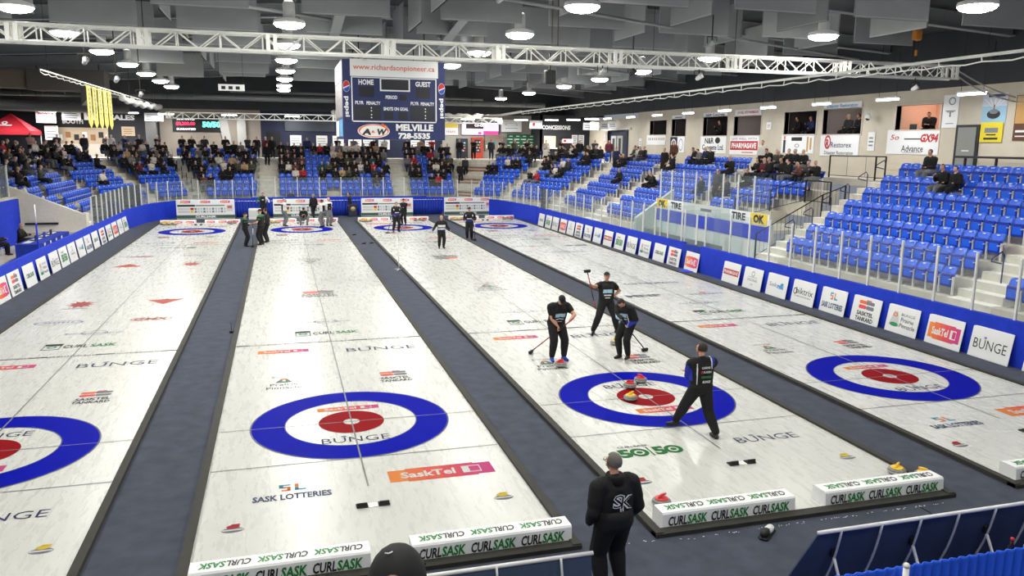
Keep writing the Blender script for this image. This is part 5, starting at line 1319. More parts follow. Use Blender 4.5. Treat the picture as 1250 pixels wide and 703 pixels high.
# egg-crate acoustic panels
BR = random.Random(5); NB = {}
def baffle(x, y, z, along, w=2.44, h=1.22):
    r = 'crosswise' if along == 'x' else 'lengthwise'
    row = int(round(y/2.2)); NB[(r, row)] = NB.get((r, row), 0)+1
    mb = MB(); mb.box(-w/2, -.025, 0, w/2, .025, h, BAFF); mb.box(-w/2, -.03, 0, w/2, .03, .035, mat('panel edge trim', (176, 178, 178), .6))
    for s in (-.8, .8): mb.tube([(s, 0, h), (s, 0, zr(x+(s if along == 'x' else 0))-z+.01)], .008, EDGE, 4)
    bl.append((mb, (x, y, z), 0 if along == 'x' else PI/2, r, row))
bl = []
for j in range(11):
    yj = 4.6+4.3*j
    for i in range(9):
        xi = -11.2+3.62*i
        z = 8.72+BR.choice((0, 0, .12))
        for al, x, y, zz in (('x', xi+1.2+BR.uniform(-.25, .25), yj+BR.uniform(-.3, .3), z), ('y', xi-.15+BR.uniform(-.1, .1), yj+2.1+BR.uniform(-.35, .35), 8.78)):
            if y > 37 or (x < -8.6 and y > 14): continue          # bare roof with ducts over the far end and far left
            if any(abs(x-cx) < (1.7 if al == 'x' else .6) and min(abs(y-q) for q in Y_[ci]) < (.55 if al == 'x' else 1.8) for ci, (cx, _) in enumerate(COLS)): continue   # keep clear of the lamps
            baffle(x, y, zz, al)
bl.sort(key=lambda q: (q[3], q[4], q[1][0]))
cnt = {}
for mb, loc, rz, r, row in bl:
    cnt[(r, row)] = cnt.get((r, row), 0)+1
    rows_ = sorted(set(q[4] for q in bl if q[3] == r)).index(row)+1
    o = mb.build('acoustic_panel', None, loc, rz)
    tag(o, 'grey hanging %s ceiling panel, %s from left in the %s such row away' % (r, ORD[cnt[(r, row)]], ORD[rows_]), 'ceiling panel', 'acoustic ceiling panels')
# high bay lights
def high_bay(x, y, z, lab, power):
    t = thing('high_bay_light', lab, 'ceiling light', (x, y, z), 0, 'high bay lights')
    mb = MB(); mb.lathe([(.14, .18), (.17, .22), (.17, .58), (.12, .66)], mat('lamp housing', (226, 226, 222), .5), 12); mb.build('housing', t)
    mb = MB(); mb.lathe([(.43, .02), (.45, .05), (.43, .12), (.2, .19)], mat('lamp rim', (232, 232, 230), .4), 28); mb.build('reflector_rim', t)
    mb = MB(); mb.lathe([(.0, -.11), (.22, -.10), (.37, -.05), (.43, .02)], LAMP, 20); mb.build('glowing_disc', t)
    mb = MB(); mb.tube([(0, 0, .66), (0, 0, zr(x)-z)], .012, EDGE, 5); mb.build('hanger', t)
    L = bpy.data.lights.new('bay', 'AREA'); L.shape = 'DISK'; L.size = .7; L.energy = power; L.color = (1, .985, .94); L.spread = rad(180)
    o = obj('bay_lamp', L, t, (0, 0, -.12))
    U = bpy.data.lights.new('bay_up', 'POINT'); U.energy = power*.12; U.shadow_soft_size = .15; U.color = (1, .985, .94); obj('bay_uplight', U, t, (0, 0, .85))
for c, (x, nm) in enumerate(COLS):
    for i, y in enumerate(Y_[c]): high_bay(x, y, 8.5, 'round glowing high bay light, %s from the near end of the %s row' % (ORD[i+1], nm), 128 if y > 2 else 56)
# tube lights
def tube_light(x, y, z, along, lab, power):
    t = thing('tube_light', lab, 'tube light', (x, y, z), PI/2 if along == 'y' else 0, 'concourse tube lights')
    mb = MB(); mb.box(-.62, -.09, .03, .62, .09, .10, PANELW); mb.build('fixture_body', t)
    mb = MB(); mb.bbox(-.6, -.08, -.05, .6, .08, .03, TUBE, .02); mb.build('glowing_diffuser', t)
    mb = MB()
    for s in (-.5, .5): mb.tube([(s, 0, .1), (s, 0, zr(x)-z)], .008, EDGE, 4)
    mb.build('hanger', t)
    L = bpy.data.lights.new('tube', 'AREA'); L.shape = 'RECTANGLE'; L.size = 1.2; L.size_y = .15; L.energy = power; L.color = (.97, .98, 1)
    obj('tube_lamp', L, t, (0, 0, -.06))
for i in range(10): tube_light(23.2, 5.0+4.25*i, 7.2, 'y', 'long tube light above the right concourse, %s from the near end' % ORD[i+1], 62)
for i, (x, y) in enumerate(((-20, 52), (-18.2, 55.5), (-16.6, 52), (-14, 55), (-12.3, 55), (-9.8, 56), (-5, 56), (0, 56), (5, 56), (10, 56), (15, 55.5), (19.5, 54), (22.0, 53), (23.3, 51), (23.8, 48))): tube_light(x, y, 7.3, 'x', 'tube light above the far concourse, %s from left' % ORD[i+1], 150)
# trusses
def truss(x0, x1, y, z, s, lab, panel=.52, plates=()):
    t = thing('lighting_truss', lab, 'truss', (x0, y, z)); L = x1-x0; h = s/2
    for a, b in ((-h, -h), (h, -h), (-h, h), (h, h)):
        mb = MB(); mb.tube([(0, a, b), (L, a, b)], .034, STEEL, 8); mb.build('chord', t)
    mb = MB(); n = int(L/panel)
    for i in range(n):
        a, b = i*L/n, (i+1)*L/n
        for yy in (-h, h):
            mb.tube([(a, yy, -h if i % 2 else h), (b, yy, h if i % 2 else -h)], .019, STEEL, 5)
            if i % 2 == 0: mb.tube([(a, yy, -h), (a, yy, h)], .018, STEEL, 5)
        for zz in (-h, h):
            if i % 2 == 0: mb.tube([(a, -h, zz), (b, h, zz)], .014, STEEL, 5)
    mb.build('bracing', t)
    for x in plates:
        mb = MB()
        for yy in (-h-.01, h+.01):
            for d in (-.09, .09): mb.box(x-x0+d-.05, yy-.02, -h, x-x0+d+.05, yy+.02, h, STEEL)
        mb.build('joint_plate', t)
    return t
truss(-14, 21.1, 8.0, 7.76, .42, 'long white box truss hanging across the near part of the ice', .52, [-7.2, -4.3, -1.2, 1.9, 5.0, 8.6, 12.6, 16.6, 20.9])
truss(-8.4, 15.2, 45.0, 6.90, .40, 'white box truss hanging across the far end', .5, [-8.3, 2.8, 15.1])
def hang(pts, lab):
    mb = MB()
    for x, y, z in pts: mb.tube([(x, y, z), (x, y, zr(x))], .012, EDGE, 5)
    tag(mb.build('hanging_wire'), lab, 'wire', 'hanging wires')
hang([(-8.3, 45, 7.1), (2.8, 45, 7.1), (15.1, 45, 7.1)], 'thin dark wires carrying the far truss')
hang([(-4.3, 8, 7.97), (12.6, 8, 7.97)], 'thin dark wires carrying the near truss')
# poles with cables along both sides
def pole(x, y0, y1, z, lab):
    mb = MB(); mb.tube([(x, y0, z), (x, y1, z)], .032, STEEL, 8)
    pts = []; n = int(abs(y1-y0)/.35)
    for i in range(n+1): pts.append((x+.03*math.sin(i*2.3), y0+(y1-y0)*i/n, z-.09-.06*abs(math.sin(i*1.1))))
    mb.tube(pts, .015, STEEL, 5)
    for i in range(0, n, 3):
        q = pts[i]; mb.tube([(x, q[1], z), q], .012, STEEL, 4)
    for y in (y0+1, (y0+y1)/2, y1-1): mb.tube([(x, y, z), (x, y, zr(x))], .008, EDGE, 4)
    tag(mb.build('cable_pole'), lab, 'pole')
pole(12.0, -4, 29, 7.0, 'white cable wrapped pole slanting away above the right sheets'); pole(-9.5, 19.3, 49, 7.75, 'white pole along the left side carrying the yellow banners')
mb = MB(); pts = []; rs = []
for i in range(60): pts.append((2.6+11.3*i/59, 45.4, 7.25+.06*math.sin(i*.9))); rs.append(.16+.05*math.sin(i*1.7))
mb.tube(pts, rs, mat('rolled netting', (206, 204, 196), .9), 8); tag(mb.build('rolled_netting'), 'lumpy roll of white netting above the far truss, right part', 'netting')
mb = MB(); pts = []; rs = []
for i in range(40): pts.append((-9.3+.4*i/39, 34+12*i/39, 7.45-.1*math.sin(i*.08)+.05*math.sin(i*.9))); rs.append(.15+.05*math.sin(i*1.7))
mb.tube(pts, rs, mat('rolled netting', (206, 204, 196), .9), 8); tag(mb.build('rolled_netting'), 'lumpy roll of white netting behind the yellow banners', 'netting')
mb = MB(); mb.tube([(13.9, 45.4, 7.3), (13.2, 38, 7.1), (12.0, 29, 7.0)], .07, mat('rolled netting', (206, 204, 196), .9), 6); tag(mb.build('net_cord'), 'thick white cord joining the far netting to the right pole', 'cord')
for i in range(5):
    y = 27.0+1.2*i
    t = thing('yellow_banner', ('yellow vertical pennant on the left pole, %s from the near end' % ORD[i+1]), 'pennant', (-9.5, y, 7.68), 0, 'yellow pennants on the left pole')
    mb = MB(); zz = -1.95
    mb.prism([(0, -.42, 0), (0, .42, 0), (0, .42, zz+.25), (0, 0, zz), (0, -.42, zz+.25)], (.02, 0, 0), mat('pennant yellow', (232, 214, 96), .8)); mb.build('cloth', t)
    mb = MB()
    for s in (1, ):
        pl = Plane((.024, 0, -.85), (0, 0, -1), (0, 1, 0)); rect(mb, pl, -.75, -.16, .7, -.06, GREYP); rect(mb, pl, -.75, .06, .5, .15, GREYP)
        [rect(mb, pl, -.7+.2*j, -.04, -.6+.2*j, .04, INK) for j in range(7)]
    mb.build('printed_lines', t)
# hockey score clock
HN = mat('score clock navy', (24, 38, 92), .5); HK = mat('score clock black', (22, 24, 34), .45)
t = thing('score_clock', 'four sided navy arena score clock hanging over the ice', 'scoreboard', (2.985, 15.0, 5.33)); w = 1.855; H = 2.80
mb = MB(); mb.box(-w, 0, 0, w, 3.7, H, HN); mb.build('cabinet', t)
p = Plane((0, -.012, 0), (1, 0, 0), (0, 0, 1)); mb = MB()
rect(mb, p, -1.58, 2.22, 1.60, 2.82, PANELW, .004); text(mb, p, 'www.richardsonpioneer.ca', 0, 2.52, 2.94, .24, mat('print web orange', (222, 104, 66), .5), .012, 0, .008)
for x0, y0, x1, y1 in ((-1.55, .62, -1.51, 2.2), (1.50, .62, 1.54, 2.2), (-1.55, .62, 1.54, .66), (-1.55, 2.17, 1.54, 2.2)): rect(mb, p, x0, y0, x1, y1, PANELW, .006)
rect(mb, p, -1.52, .66, 1.51, 2.18, HN, .003)
rect(mb, p, -.53, 1.72, .56, 2.16, PANELW, .006); rect(mb, p, -.48, 1.77, .51, 2.14, HK, .009)
for s, x, y, w_, h_ in (('HOME', -1.02, 2.02, .54, .19), ('GUEST', 1.04, 2.0, .56, .18), ('PERIOD', -.12, 1.51, .42, .13), ('PLYR', -1.27, 1.30, .3, .12), ('PENALTY', -.77, 1.29, .5, .12), ('PLYR', .73, 1.31, .3, .12), ('PENALTY', 1.2, 1.30, .5, .12), ('SHOTS ON GOAL', .04, 1.10, .9, .12)): text(mb, p, s, x, y, w_, h_, PANELW, .03, 0, .008)
for x0, y0, x1, y1 in ((-1.27, 1.5, -.74, 1.87), (.77, 1.5, 1.3, 1.87), (.17, 1.4, .42, 1.62), (-1.46, .70, -.5, 1.20), (.56, .70, 1.45, 1.22), (-.4, .72, -.06, 1.0), (.12, .72, .46, 1.0)): rect(mb, p, x0, y0, x1, y1, HK, .007)
for x in (-.85, 1.12):
    for y in (.78, .88, 1.02, 1.12): disc(mb, p, x, y, .025, .025, PANELW, .010, 8)
disc(mb, p, -.78, .30, .58, .25, PANELW, .004, 28); disc(mb, p, -.78, .31, .55, .23, mat('burger orange', (232, 112, 40), .5), .006, 28, .86); disc(mb, p, -.78, .28, .5, .17, PANELW, .007, 24); text(mb, p, 'A', -1.02, .27, .34, .22, mat('dark brown print', (52, 32, 24), .5), .06, .2, .010); text(mb, p, '&', -.80, .24, .16, .17, mat('burger orange', (232, 112, 40), .5), .06, .1, .010); text(mb, p, 'W', -.5, .27, .36, .22, mat('dark brown print', (52, 32, 24), .5), .06, .2, .010)
mb.poly([p.at(-.5, .48, .008), p.at(-.24, .46, .008), p.at(-.48, .58, .008)], mat('burger orange', (232, 112, 40), .5))
text(mb, p, 'MELVILLE', .72, .44, 1.38, .25, PANELW, .05, 0, .008); text(mb, p, '728-5535', .70, .14, 1.18, .22, PANELW, .05, 0, .008)
mb.build('front_face', t)
mb = MB()
for x in (-1.72, 1.73):
    q = p.sub(x, 1.86); disc(mb, q, 0, 0, .125, .2, PANELW, .006, 22); disc(mb, q, 0, .0, .115, .19, REDP, .008, 14, 0, 0.25, PI+.25); disc(mb, q, 0, -.0, .115, .19, mat('cola blue', (30, 80, 180), .5), .009, 14, 0, PI+.5, 2*PI+.1); 
    q2 = Plane(tuple(p.at(x, 1.15, 0)), (0, 0, -1), (1, 0, 0)); text(mb, q2, 'pepsi', 0, 0, .72, .2, PANELW, .03, 0, .008)
mb.build('side_print', t)
mb = MB(); q = Plane((-w-.012, 1.85, 1.4), (0, -1, 0), (0, 0, 1))
rect(mb, q, -1.7, .7, 1.7, 1.35, mat('silver panel', (206, 208, 206), .4), .004); rect(mb, q, -1.7, -.6, 1.7, .65, mat('mixed photo print', (136, 130, 132), .5, noise=.5, nscale=5), .004); rect(mb, q, -1.7, -1.3, -.1, -.7, PANELW, .004); rect(mb, q, .1, -1.3, 1.7, -.7, LBLUE, .004); mb.build('left_face', t)
mb = MB()
for x in (-1.2, 1.2):
    for y in (.6, 3.1): mb.tube([(x, y, H), (x, y, zr(3)-5.33)], .02, EDGE, 6)
mb.build('hanger', t)
# hoist, speakers, spot lights, ducts
hang([(3.5, 45.4, 7.35), (9, 45.4, 7.35), (13, 45.4, 7.35)], 'thin dark wires carrying the white netting roll')
hang([(-9.2, 36, 7.5), (-9.0, 43, 7.4)], 'thin dark wires by the netting at left'); hang([(-18, 49, 8.4), (-4, 49, 8.4), (12, 49, 8.4)], 'thin dark wires carrying the long far duct'); hang([(0, 50, 8.9), (12, 50, 8.8)], 'thin dark wires carrying the far pipe'); hang([(-20, 41, 7.4), (-17, 48, 7.5)], 'thin dark wires carrying the dull far left duct')
t = thing('chain_hoist', 'small orange chain hoist above the right end of the near truss', 'hoist', (19.4, 8.0, 8.75)); mb = MB(); mb.bbox(-.12, -.12, 0, .12, .12, .34, mat('hoist orange', (206, 132, 48), .5), .03); mb.build('motor', t)
mb = MB(); mb.tube([(0, 0, .34), (0, 0, zr(19.4)-8.75)], .02, EDGE, 6); [mb.tube([(x, 0, 0), (x, 0, -.8)], .016, EDGE, 5) for x in (-.12, -.06, .06)]; mb.build('chain', t); mb = MB(); mb.bbox(-.05, -.05, -.5, .05, .05, -.3, mat('hoist orange', (206, 132, 48), .5), .02); mb.build('hook', t)
for x, lab in ((6.7, 'dark hanging chain pair at the middle of the near truss'), ): 
    mb = MB(); [mb.tube([(x+d, 8, 8.0), (x+d, 8, zr(x))], .02, mat('tarnished chain', (96, 88, 70), .6), 5) for d in (-.1, .08)]; tag(mb.build('hanging_chain'), lab, 'chain')
t = thing('hanging_speaker', 'black loudspeaker hanging below the middle of the near truss', 'loudspeaker', (6.75, 8.6, 7.0)); mb = MB(); mb.bbox(-.16, -.14, 0, .16, .14, .4, BLACK, .03); mb.build('cabinet', t); mb = MB(); mb.box(-.02, -.02, .4, .02, .02, .9, EDGE); mb.build('bracket', t)
def spot(x, y, z, m, lab, top):
    t = thing('spotlight', lab, 'spotlight', (x, y, z)); R_ = Matrix.Rotation(rad(55), 4, 'X') @ Matrix.Rotation(rad(25), 4, 'Y')
    mb = MB(); mb.lathe([(.04, -.11), (.065, -.07), (.08, .08), (.09, .12)], m, 14, M=R_); mb.build('lamp_can', t); mb = MB(); mb.tube([(0, 0, .0), (.0, 0, top-z)], .02, EDGE, 6); mb.tube([(-.16, 0, .0), (-.16, 0, .2), (.16, 0, .2), (.16, 0, 0)], .015, EDGE, 6); mb.build('bracket', t)
GR_ = mat('spot grey', (176, 178, 178), .45)
for x, y, z, m, lab, top in ((4.6, 6.4, 8.95, GR_, 'white spotlight cluster near the roof at top centre', 9.8), (11.9, 8.2, 8.35, GR_, 'round silver spotlight above the near truss at right', 9.2), (-6.2, 10.5, 7.35, GR_, 'grey spotlight hanging left below the near truss', 7.9), (-6.3, 15.5, 7.2, GR_, 'small grey spotlight between left bay lights', 8.9), (-6.4, 21.0, 7.0, GR_, 'small far grey spotlight at left', 9), (8.2, 8.0, 7.35, GR_, 'silver bracket spotlight under the near truss', 7.6), (19.5, 8.0, 7.2, PANELW, 'white moving head lamp under the right truss end', 7.6), (11.4, 8.0, 7.3, PANELW, 'white lamp under the near truss right of centre', 7.6), (22.3, 7.6, 8.3, BLACK, 'black pointed lamp at the right top edge', 8.8), (10.3, 10.5, 7.6, EDGE, 'dark hanging lamp right of centre', 9.3)): spot(x, y, z, m, lab, top)
mb = MB()
for a, b, c in (((21.1, 8, 7.9), (22.8, 8.3, 7.3), (24.95, 9, 7.1)), ((21.1, 8, 7.75), (22.5, 8.3, 7.1), (24.95, 9, 6.95))):
    pts = [V(a)*(1-t)**2+V(b)*2*t*(1-t)+V(c)*t*t for t in [i/10 for i in range(11)]]; mb.tube(pts, .025, mat('cable pale', (168, 168, 164)), 6)
tag(mb.build('power_cable'), 'drooping cables from the truss end to the right wall', 'cable')
mb = MB(); mb.tube([(-22, 49, 8.35), (20, 49, 8.35)], .2, mat('galvanised duct', (150, 152, 150), .45, metal=.3), 14)
for i in range(30): mb.lathe([(.215, -.03), (.215, .03)], mat('galvanised duct', (150, 152, 150)), 14, M=Matrix.Translation((-21+1.4*i, 49, 8.35)) @ Matrix.Rotation(PI/2, 4, 'Y'))
tag(mb.build('air_duct'), 'long pale round duct under the far roof', 'duct')
mb = MB(); mb.tube([(-4.5, 50, 8.9), (15, 50, 8.75)], .1, mat('galvanised duct', (150, 152, 150)), 10); tag(mb.build('air_duct'), 'thinner pipe above the long far duct', 'duct')
mb = MB(); mb.tube([(-22, 36, 7.3), (-17, 48, 7.4), (-12, 52, 7.5)], .35, mat('dull duct', (112, 112, 112), .5, metal=.3), 14); tag(mb.build('air_duct'), 'fat dull duct curving over the far left concourse', 'duct')
t = thing('ventilation_unit', 'large brown grey ventilation box below the roof at far left', 'ventilation unit', (-13.4, 40.0, 8.0)); mb = MB(); mb.box(-2.0, 0, .1, 2.2, 1.6, 1.35, mat('taupe metal', (104, 100, 94), .6)); mb.build('casing', t); mb = MB(); mb.box(-3.9, .2, .2, -2.0, 1.4, 1.2, mat('tan metal', (134, 122, 108), .6)); mb.build('side_casing', t); mb = MB(); [mb.tube([(x, .8, 1.3), (x, .8, 1.75)], .03, EDGE, 5) for x in (-1.6, 1.8)]; mb.build('hanger', t)
mb = MB(); mb.box(-.5, -.05, 0, .5, .05, 1.0, mat('dim pyramid panel', (80, 80, 80))); mb.add([(-.5, -.06, 0), (.5, -.06, 0), (0, -.06, .55)], [(0, 1, 2)], mat('pale triangle', (170, 168, 160)))
tag(mb.build('hanging_sign', None, (-11.2, 36, 7.1)), 'dark square hanging sign with a pale triangle at left', 'sign')
mb = MB(); mb.box(-.55, -.05, 0, .55, .05, .28, PANELW); [mb.box(-.42+.3*i, -.06, .06, -.25+.3*i, -.05, .2, INK) for i in range(3)]; mb.tube([(-.5, 0, .28), (-.5, 0, 1.6)], .01, EDGE, 4); mb.tube([(.5, 0, .28), (.5, 0, 1.6)], .01, EDGE, 4); tag(mb.build('hanging_sign', None, (-3.05, 23.5, 7.4)), 'small black and white hanging sign left of the score clock', 'sign')

# ------------------------------------------------------------------ players and officials
GRN = mat('green jersey trim', (44, 110, 66), .8); WHT = mat('white jersey cloth', (222, 222, 222), .8); BLUJ = mat('blue jersey cloth', (36, 48, 170), .8); LBJ = mat('light blue chest print', (168, 204, 222), .7)
def band(m, z0, z1, xw=.15, front=1): return (m, lambda l, c: z0 < l.z < z1 and abs(l.x) < xw and (l.y*front > .03))
def sides(m, z1=.4): return (m, lambda l, c: .125 < abs(l.x) < .15 and l.z < z1)
curl_front = [(BLK,), band(LBJ, .22, .32, .13), band(WHT, .15, .175, .10), band(WHT, .08, .10, .07)]
def broom(a, b, lab, loc, rz, red=True):
    """a and b: head end and grip end, world points"""
    t = thing('curling_broom', lab, 'broom', tuple(a)); d = V(b)-V(a)
    mb = MB(); n = 3; cuts = [0, .12, .5, .78, 1]
    cm = [BLACK, mat('broom red', (150, 36, 34), .4) if red else BLACK, PANELW if not red else BLACK, mat('broom red', (150, 36, 34), .4) if red else BLACK]
    for i in range(4): mb.tube([d*cuts[i], d*cuts[i+1]], .0145, cm[i], 10)
    mb.build('handle', t)
    mb = MB(); u = V((math.cos(rz), math.sin(rz), 0)); hd = d.normalized(); f = u.cross(V((0, 0, 1)))
    M = Matrix.Translation(V((0, 0, 0))) @ Matrix.Rotation(rz, 4, 'Z') if abs(hd.z) < .97 or a[2] < .5 else Matrix.Rotation(rz, 4, 'Z')
    mb.bbox(-.10, -.035, -.025, .10, .035, .03, BLACK, .012, M); mb.build('broom_head', t)
    mb = MB(); mb.bbox(-.095, -.033, -.05, .095, .033, -.024, mat('broom pad', (150, 92, 40) if not red else (40, 40, 44), .8), .008, M); mb.build('brush_pad', t)
def world(f_loc, rz, p, k=1): return V(f_loc)+Matrix.Rotation(rz, 3, 'Z') @ (V(p)*k)
def local(f_loc, rz, p, k=1): return Matrix.Rotation(-rz, 3, 'Z') @ (V(p)-V(f_loc))/k
# 1 sweeper in blue shoes
L0 = (5.26, 3.18, .004); R0 = PI+.10; K = 1.80/1.78
ba, bb = V((4.80, 3.90, .06)), V((5.47, 2.66, 1.16))
g1 = ba+(bb-ba)*.66; g2 = ba+(bb-ba)*.90
f = Fig(1.80, lean=20, pel=(0, -.12, .93), rf=(.16, .02), lf=(-.15, .04), rh=local(L0, R0, g1+V((-.01, .0, .07)), K), lh=local(L0, R0, g2+V((.03, .02, .06)), K), rp=(.5, -.6, -.2), lp=(-1, -.3, -.2), look=(-6, 24), short=True, build=1.22,
        grip={'r': (local(L0, R0, g1, K), Matrix.Rotation(-R0, 3, 'Z') @ (bb-ba)), 'l': (local(L0, R0, g2, K), Matrix.Rotation(-R0, 3, 'Z') @ (bb-ba))})
person('player in black cap and blue shoes leaning on a broom over a red stone', f, L0, R0, curl_front, DKPANT, SHOEBL, mat('black cap', (11, 11, 13), .8), 'cap', SKIN, .010, extra=None)
broom(ba, bb, 'red and black broom held by the player in blue shoes', None, .9)
# 2 player with raised broom
L0 = (7.50, 5.52, .004); R0 = PI-.12; K = 1.80/1.78
ba, bb = V((6.78, 5.20, 1.86)), V((7.02, 5.10, .80)); g1 = ba+(bb-ba)*.36
f = Fig(1.80, lean=-3, pel=(0, 0, .93), rf=(.36, .06), lf=(-.33, .02), toe_r=-25, toe_l=25, rh=local(L0, R0, g1+V((.05, .02, -.02)), K), lh=(-.22, -.12, 1.0), rp=(.4, .1, -1), lp=(-1, -.3, .2), look=(0, -4), short=True, build=1.14,
        grip={'r': (local(L0, R0, g1, K), Matrix.Rotation(-R0, 3, 'Z') @ (bb-ba))})
person('player in black standing with feet apart holding a broom upright', f, L0, R0, curl_front, DKPANT, SHOEB, mat('black cap', (11, 11, 13), .8), 'cap', SKIN, .010)
broom(ba, bb, 'broom raised upside down by the player with feet apart', None, .2)
# 3 bent player in long sleeves
L0 = (6.90, 2.93, .004); R0 = PI/2+.55; K = 1.74/1.78
ba, bb = V((7.72, 3.42, .06)), V((6.62, 2.62, 1.12)); g1 = ba+(bb-ba)*.93; g2 = ba+(bb-ba)*.70
f = Fig(1.74, lean=24, pel=(0, -.15, .92), rf=(.10, .02), lf=(-.10, -.06), rh=local(L0, R0, g1+V((.02, -.03, .04)), K), lh=local(L0, R0, g2+V((.0, -.05, .05)), K), look=(10, 34), build=1.14, rp=(1, -.6, 0), lp=(-1, -.6, 0),
        grip={'r': (local(L0, R0, g1, K), Matrix.Rotation(-R0, 3, 'Z') @ (bb-ba)), 'l': (local(L0, R0, g2, K), Matrix.Rotation(-R0, 3, 'Z') @ (bb-ba))})
person('bareheaded player in long sleeved black and blue top bending over a broom', f, L0, R0, [(BLK,), band(LBJ, .24, .36, .11), (BLUJ, lambda l, c: l.z < .14 and abs(l.x) > .06), (WHT, lambda l, c: .13 < abs(l.x) < .15 and l.z < .36), band(WHT, .17, .2, .10)], DKPANT, SHOEB, HAIRD, 'short', SKIN, .010)
broom(ba, bb, 'black broom with a tan pad held by the bending player', None, .3, False)
# 4 skip seen from behind, striding
L0 = (6.10, -2.22, .004); R0 = .08; K = 1.80/1.78
f = Fig(1.80, lean=1, pel=(0.02, 0, .90), twist=-6, rf=(.16, -.33), lf=(-.20, .43), toe_r=-5, toe_l=62, rh=(-.14, .24, 1.13), lh=(.08, .26, 1.07), rp=(1, -.4, -.6), lp=(-1, -.2, -.6), look=(34, -4), build=1.2)
def print_back(f, t):
    mb = MB(); n = f.T @ V((0, -1, 0)); u = f.T @ V((1, 0, 0)); v = f.T @ V((0, 0, 1))
    o = f.chest(.01, -.105, .25); pl = Plane(o, u, v)
    text(mb, pl, 'CAIRNS', 0, .12, .17, .042, WHT, .03, 0, .050); text(mb, pl, 'KLASSEN', .03, .04, .15, .038, WHT, .03, 0, .048); disc(mb, pl, -.075, .04, .024, .028, REDP, .046, 10); rect(mb, pl, -.08, -.075, .11, -.035, GRN, .040); text(mb, pl, 'BUNGE', .02, -.14, .15, .045, WHT, .03, .2, .044)
    mb.build('jersey_lettering', t)
person('skip in black and blue jersey seen from behind striding across the rings', f, L0, R0, [(BLK,), (BLUJ, lambda l, c: (l.x < -.155 and .12 < l.z < .40 and l.y > -.06) or (l.z > .40 and .15 < l.x < .2)), (WHT, lambda l, c: -.155 < l.x < -.135 and l.z < .44), (WHT, lambda l, c: .13 < l.x < .148 and l.z > .34)], DKPANT, SHOEB, HAIRD, 'short', SKIN, .010, extra=print_back)
# 5 official in black jacket seen from behind
L0 = (2.47, -6.70, -.03); R0 = .12; K = 1.80/1.78
f = Fig(1.80, lean=1, pel=(0, 0, .95), rf=(.15, .05), lf=(-.13, -.03), rh=(.25, .12, .90), lh=(-.25, .12, .90), rp=(.5, -1, 0), lp=(-.5, -1, 0), look=(16, -4), build=1.26)
def sk_logo(f, t):
    mb = MB(); pl = Plane(f.chest(-.01, -.12, .29), f.T @ V((1, 0, 0)), f.T @ V((0, 0, 1)))
    for s, x, y, w, h in (('S', -.035, .01, .10, .125), ('K', .045, -.01, .115, .125)):
        text(mb, pl, s, x*1.35, y, w*1.35, h*1.3, PANELW, .06, .12, .075); text(mb, pl, s, x*1.35, y, w*1.35*.86, h*1.3*.88, BLK, -.005, .12, .077); 
    rect(mb, pl, -.02, -.115, -.004, -.07, PANELW, .075); rect(mb, pl, .008, -.115, .024, -.07, PANELW, .075)
    mb.build('jacket_emblem', t)
    mb = MB(); mb.lathe([(.12, -.05), (.108, .03), (.098, .055), (.08, .045)], BLK, 24, M=Matrix.Translation(f.chest(0, .0, .50))); mb.build('collar', t)
    mb = MB(); mb.lathe([(.235, 0), (.245, .04), (.25, .12), (.235, .22)], BLK, 28, M=Matrix.Translation(f.pel+V((0, 0, -.07))) @ Matrix.Scale(.74, 4, (0, 1, 0))); mb.build('jacket_hem', t)
person('grey haired official in black jacket standing with his back to us', f, L0, R0, BLK, DKPANT, SHOEB, mat('iron grey hair', (104, 100, 94), .75), 'short', SKIN, .010, extra=sk_logo, glasses=True)
# 6 spectator head in black cap at the bottom edge
f = Fig(1.76, lean=6, pel=(0, -.02, .53), rf=(.13, .42), lf=(-.13, .40), rk=(.2, .6, 1), lk=(-.2, .6, 1), rh=(.1, .3, .62), lh=(-.1, .28, .62), look=(0, 14))
def capback(f, t):
    mb = MB(); HR = f.HR; c = f.hc+HR @ V((0, -.008, .02))
    pts = []
    for i in range(13):
        a = rad(180*i/12); pts.append((.030*math.cos(a), .030*math.sin(a)))
    vs = [c+HR @ V((x, -math.sqrt(max(.108**2*(1-(x/.088)**2-((z+.01)/.112)**2), 0))-.004, z+.01)) for x, z in pts]
    mb.poly(vs[::-1], SKIN2); mb.build('cap_opening', t)
    mb = MB(); mb.tube([c+HR @ V((-.03, -.066, .092)), c+HR @ V((-.018, -.068, .091)), c+HR @ V((-.008, -.064, .096))], .002, PANELW, 5); mb.build('cap_mark', t)
t = person('spectator in a black cap at the bottom edge, seen from behind', f, (-.86, -12.66, 2.785), -.27, BLK, DKPANT, SHOEB, mat('black cap', (11, 11, 13), .8), 'cap', SKIN2, .012, extra=capback)
mb = MB(); mb.box(-2.4, -13.1, -.03, 1.2, -12.0, 2.75, CONC); struct('terrace', mb, 'concrete row of the near end stand'); 
mb_ = obj('stadium_seat', ONEM[True], None, (-.86, -12.66, 2.752), -.27); tag(mb_, 'blue seat under the spectator in the black cap at the bottom edge', 'seat')
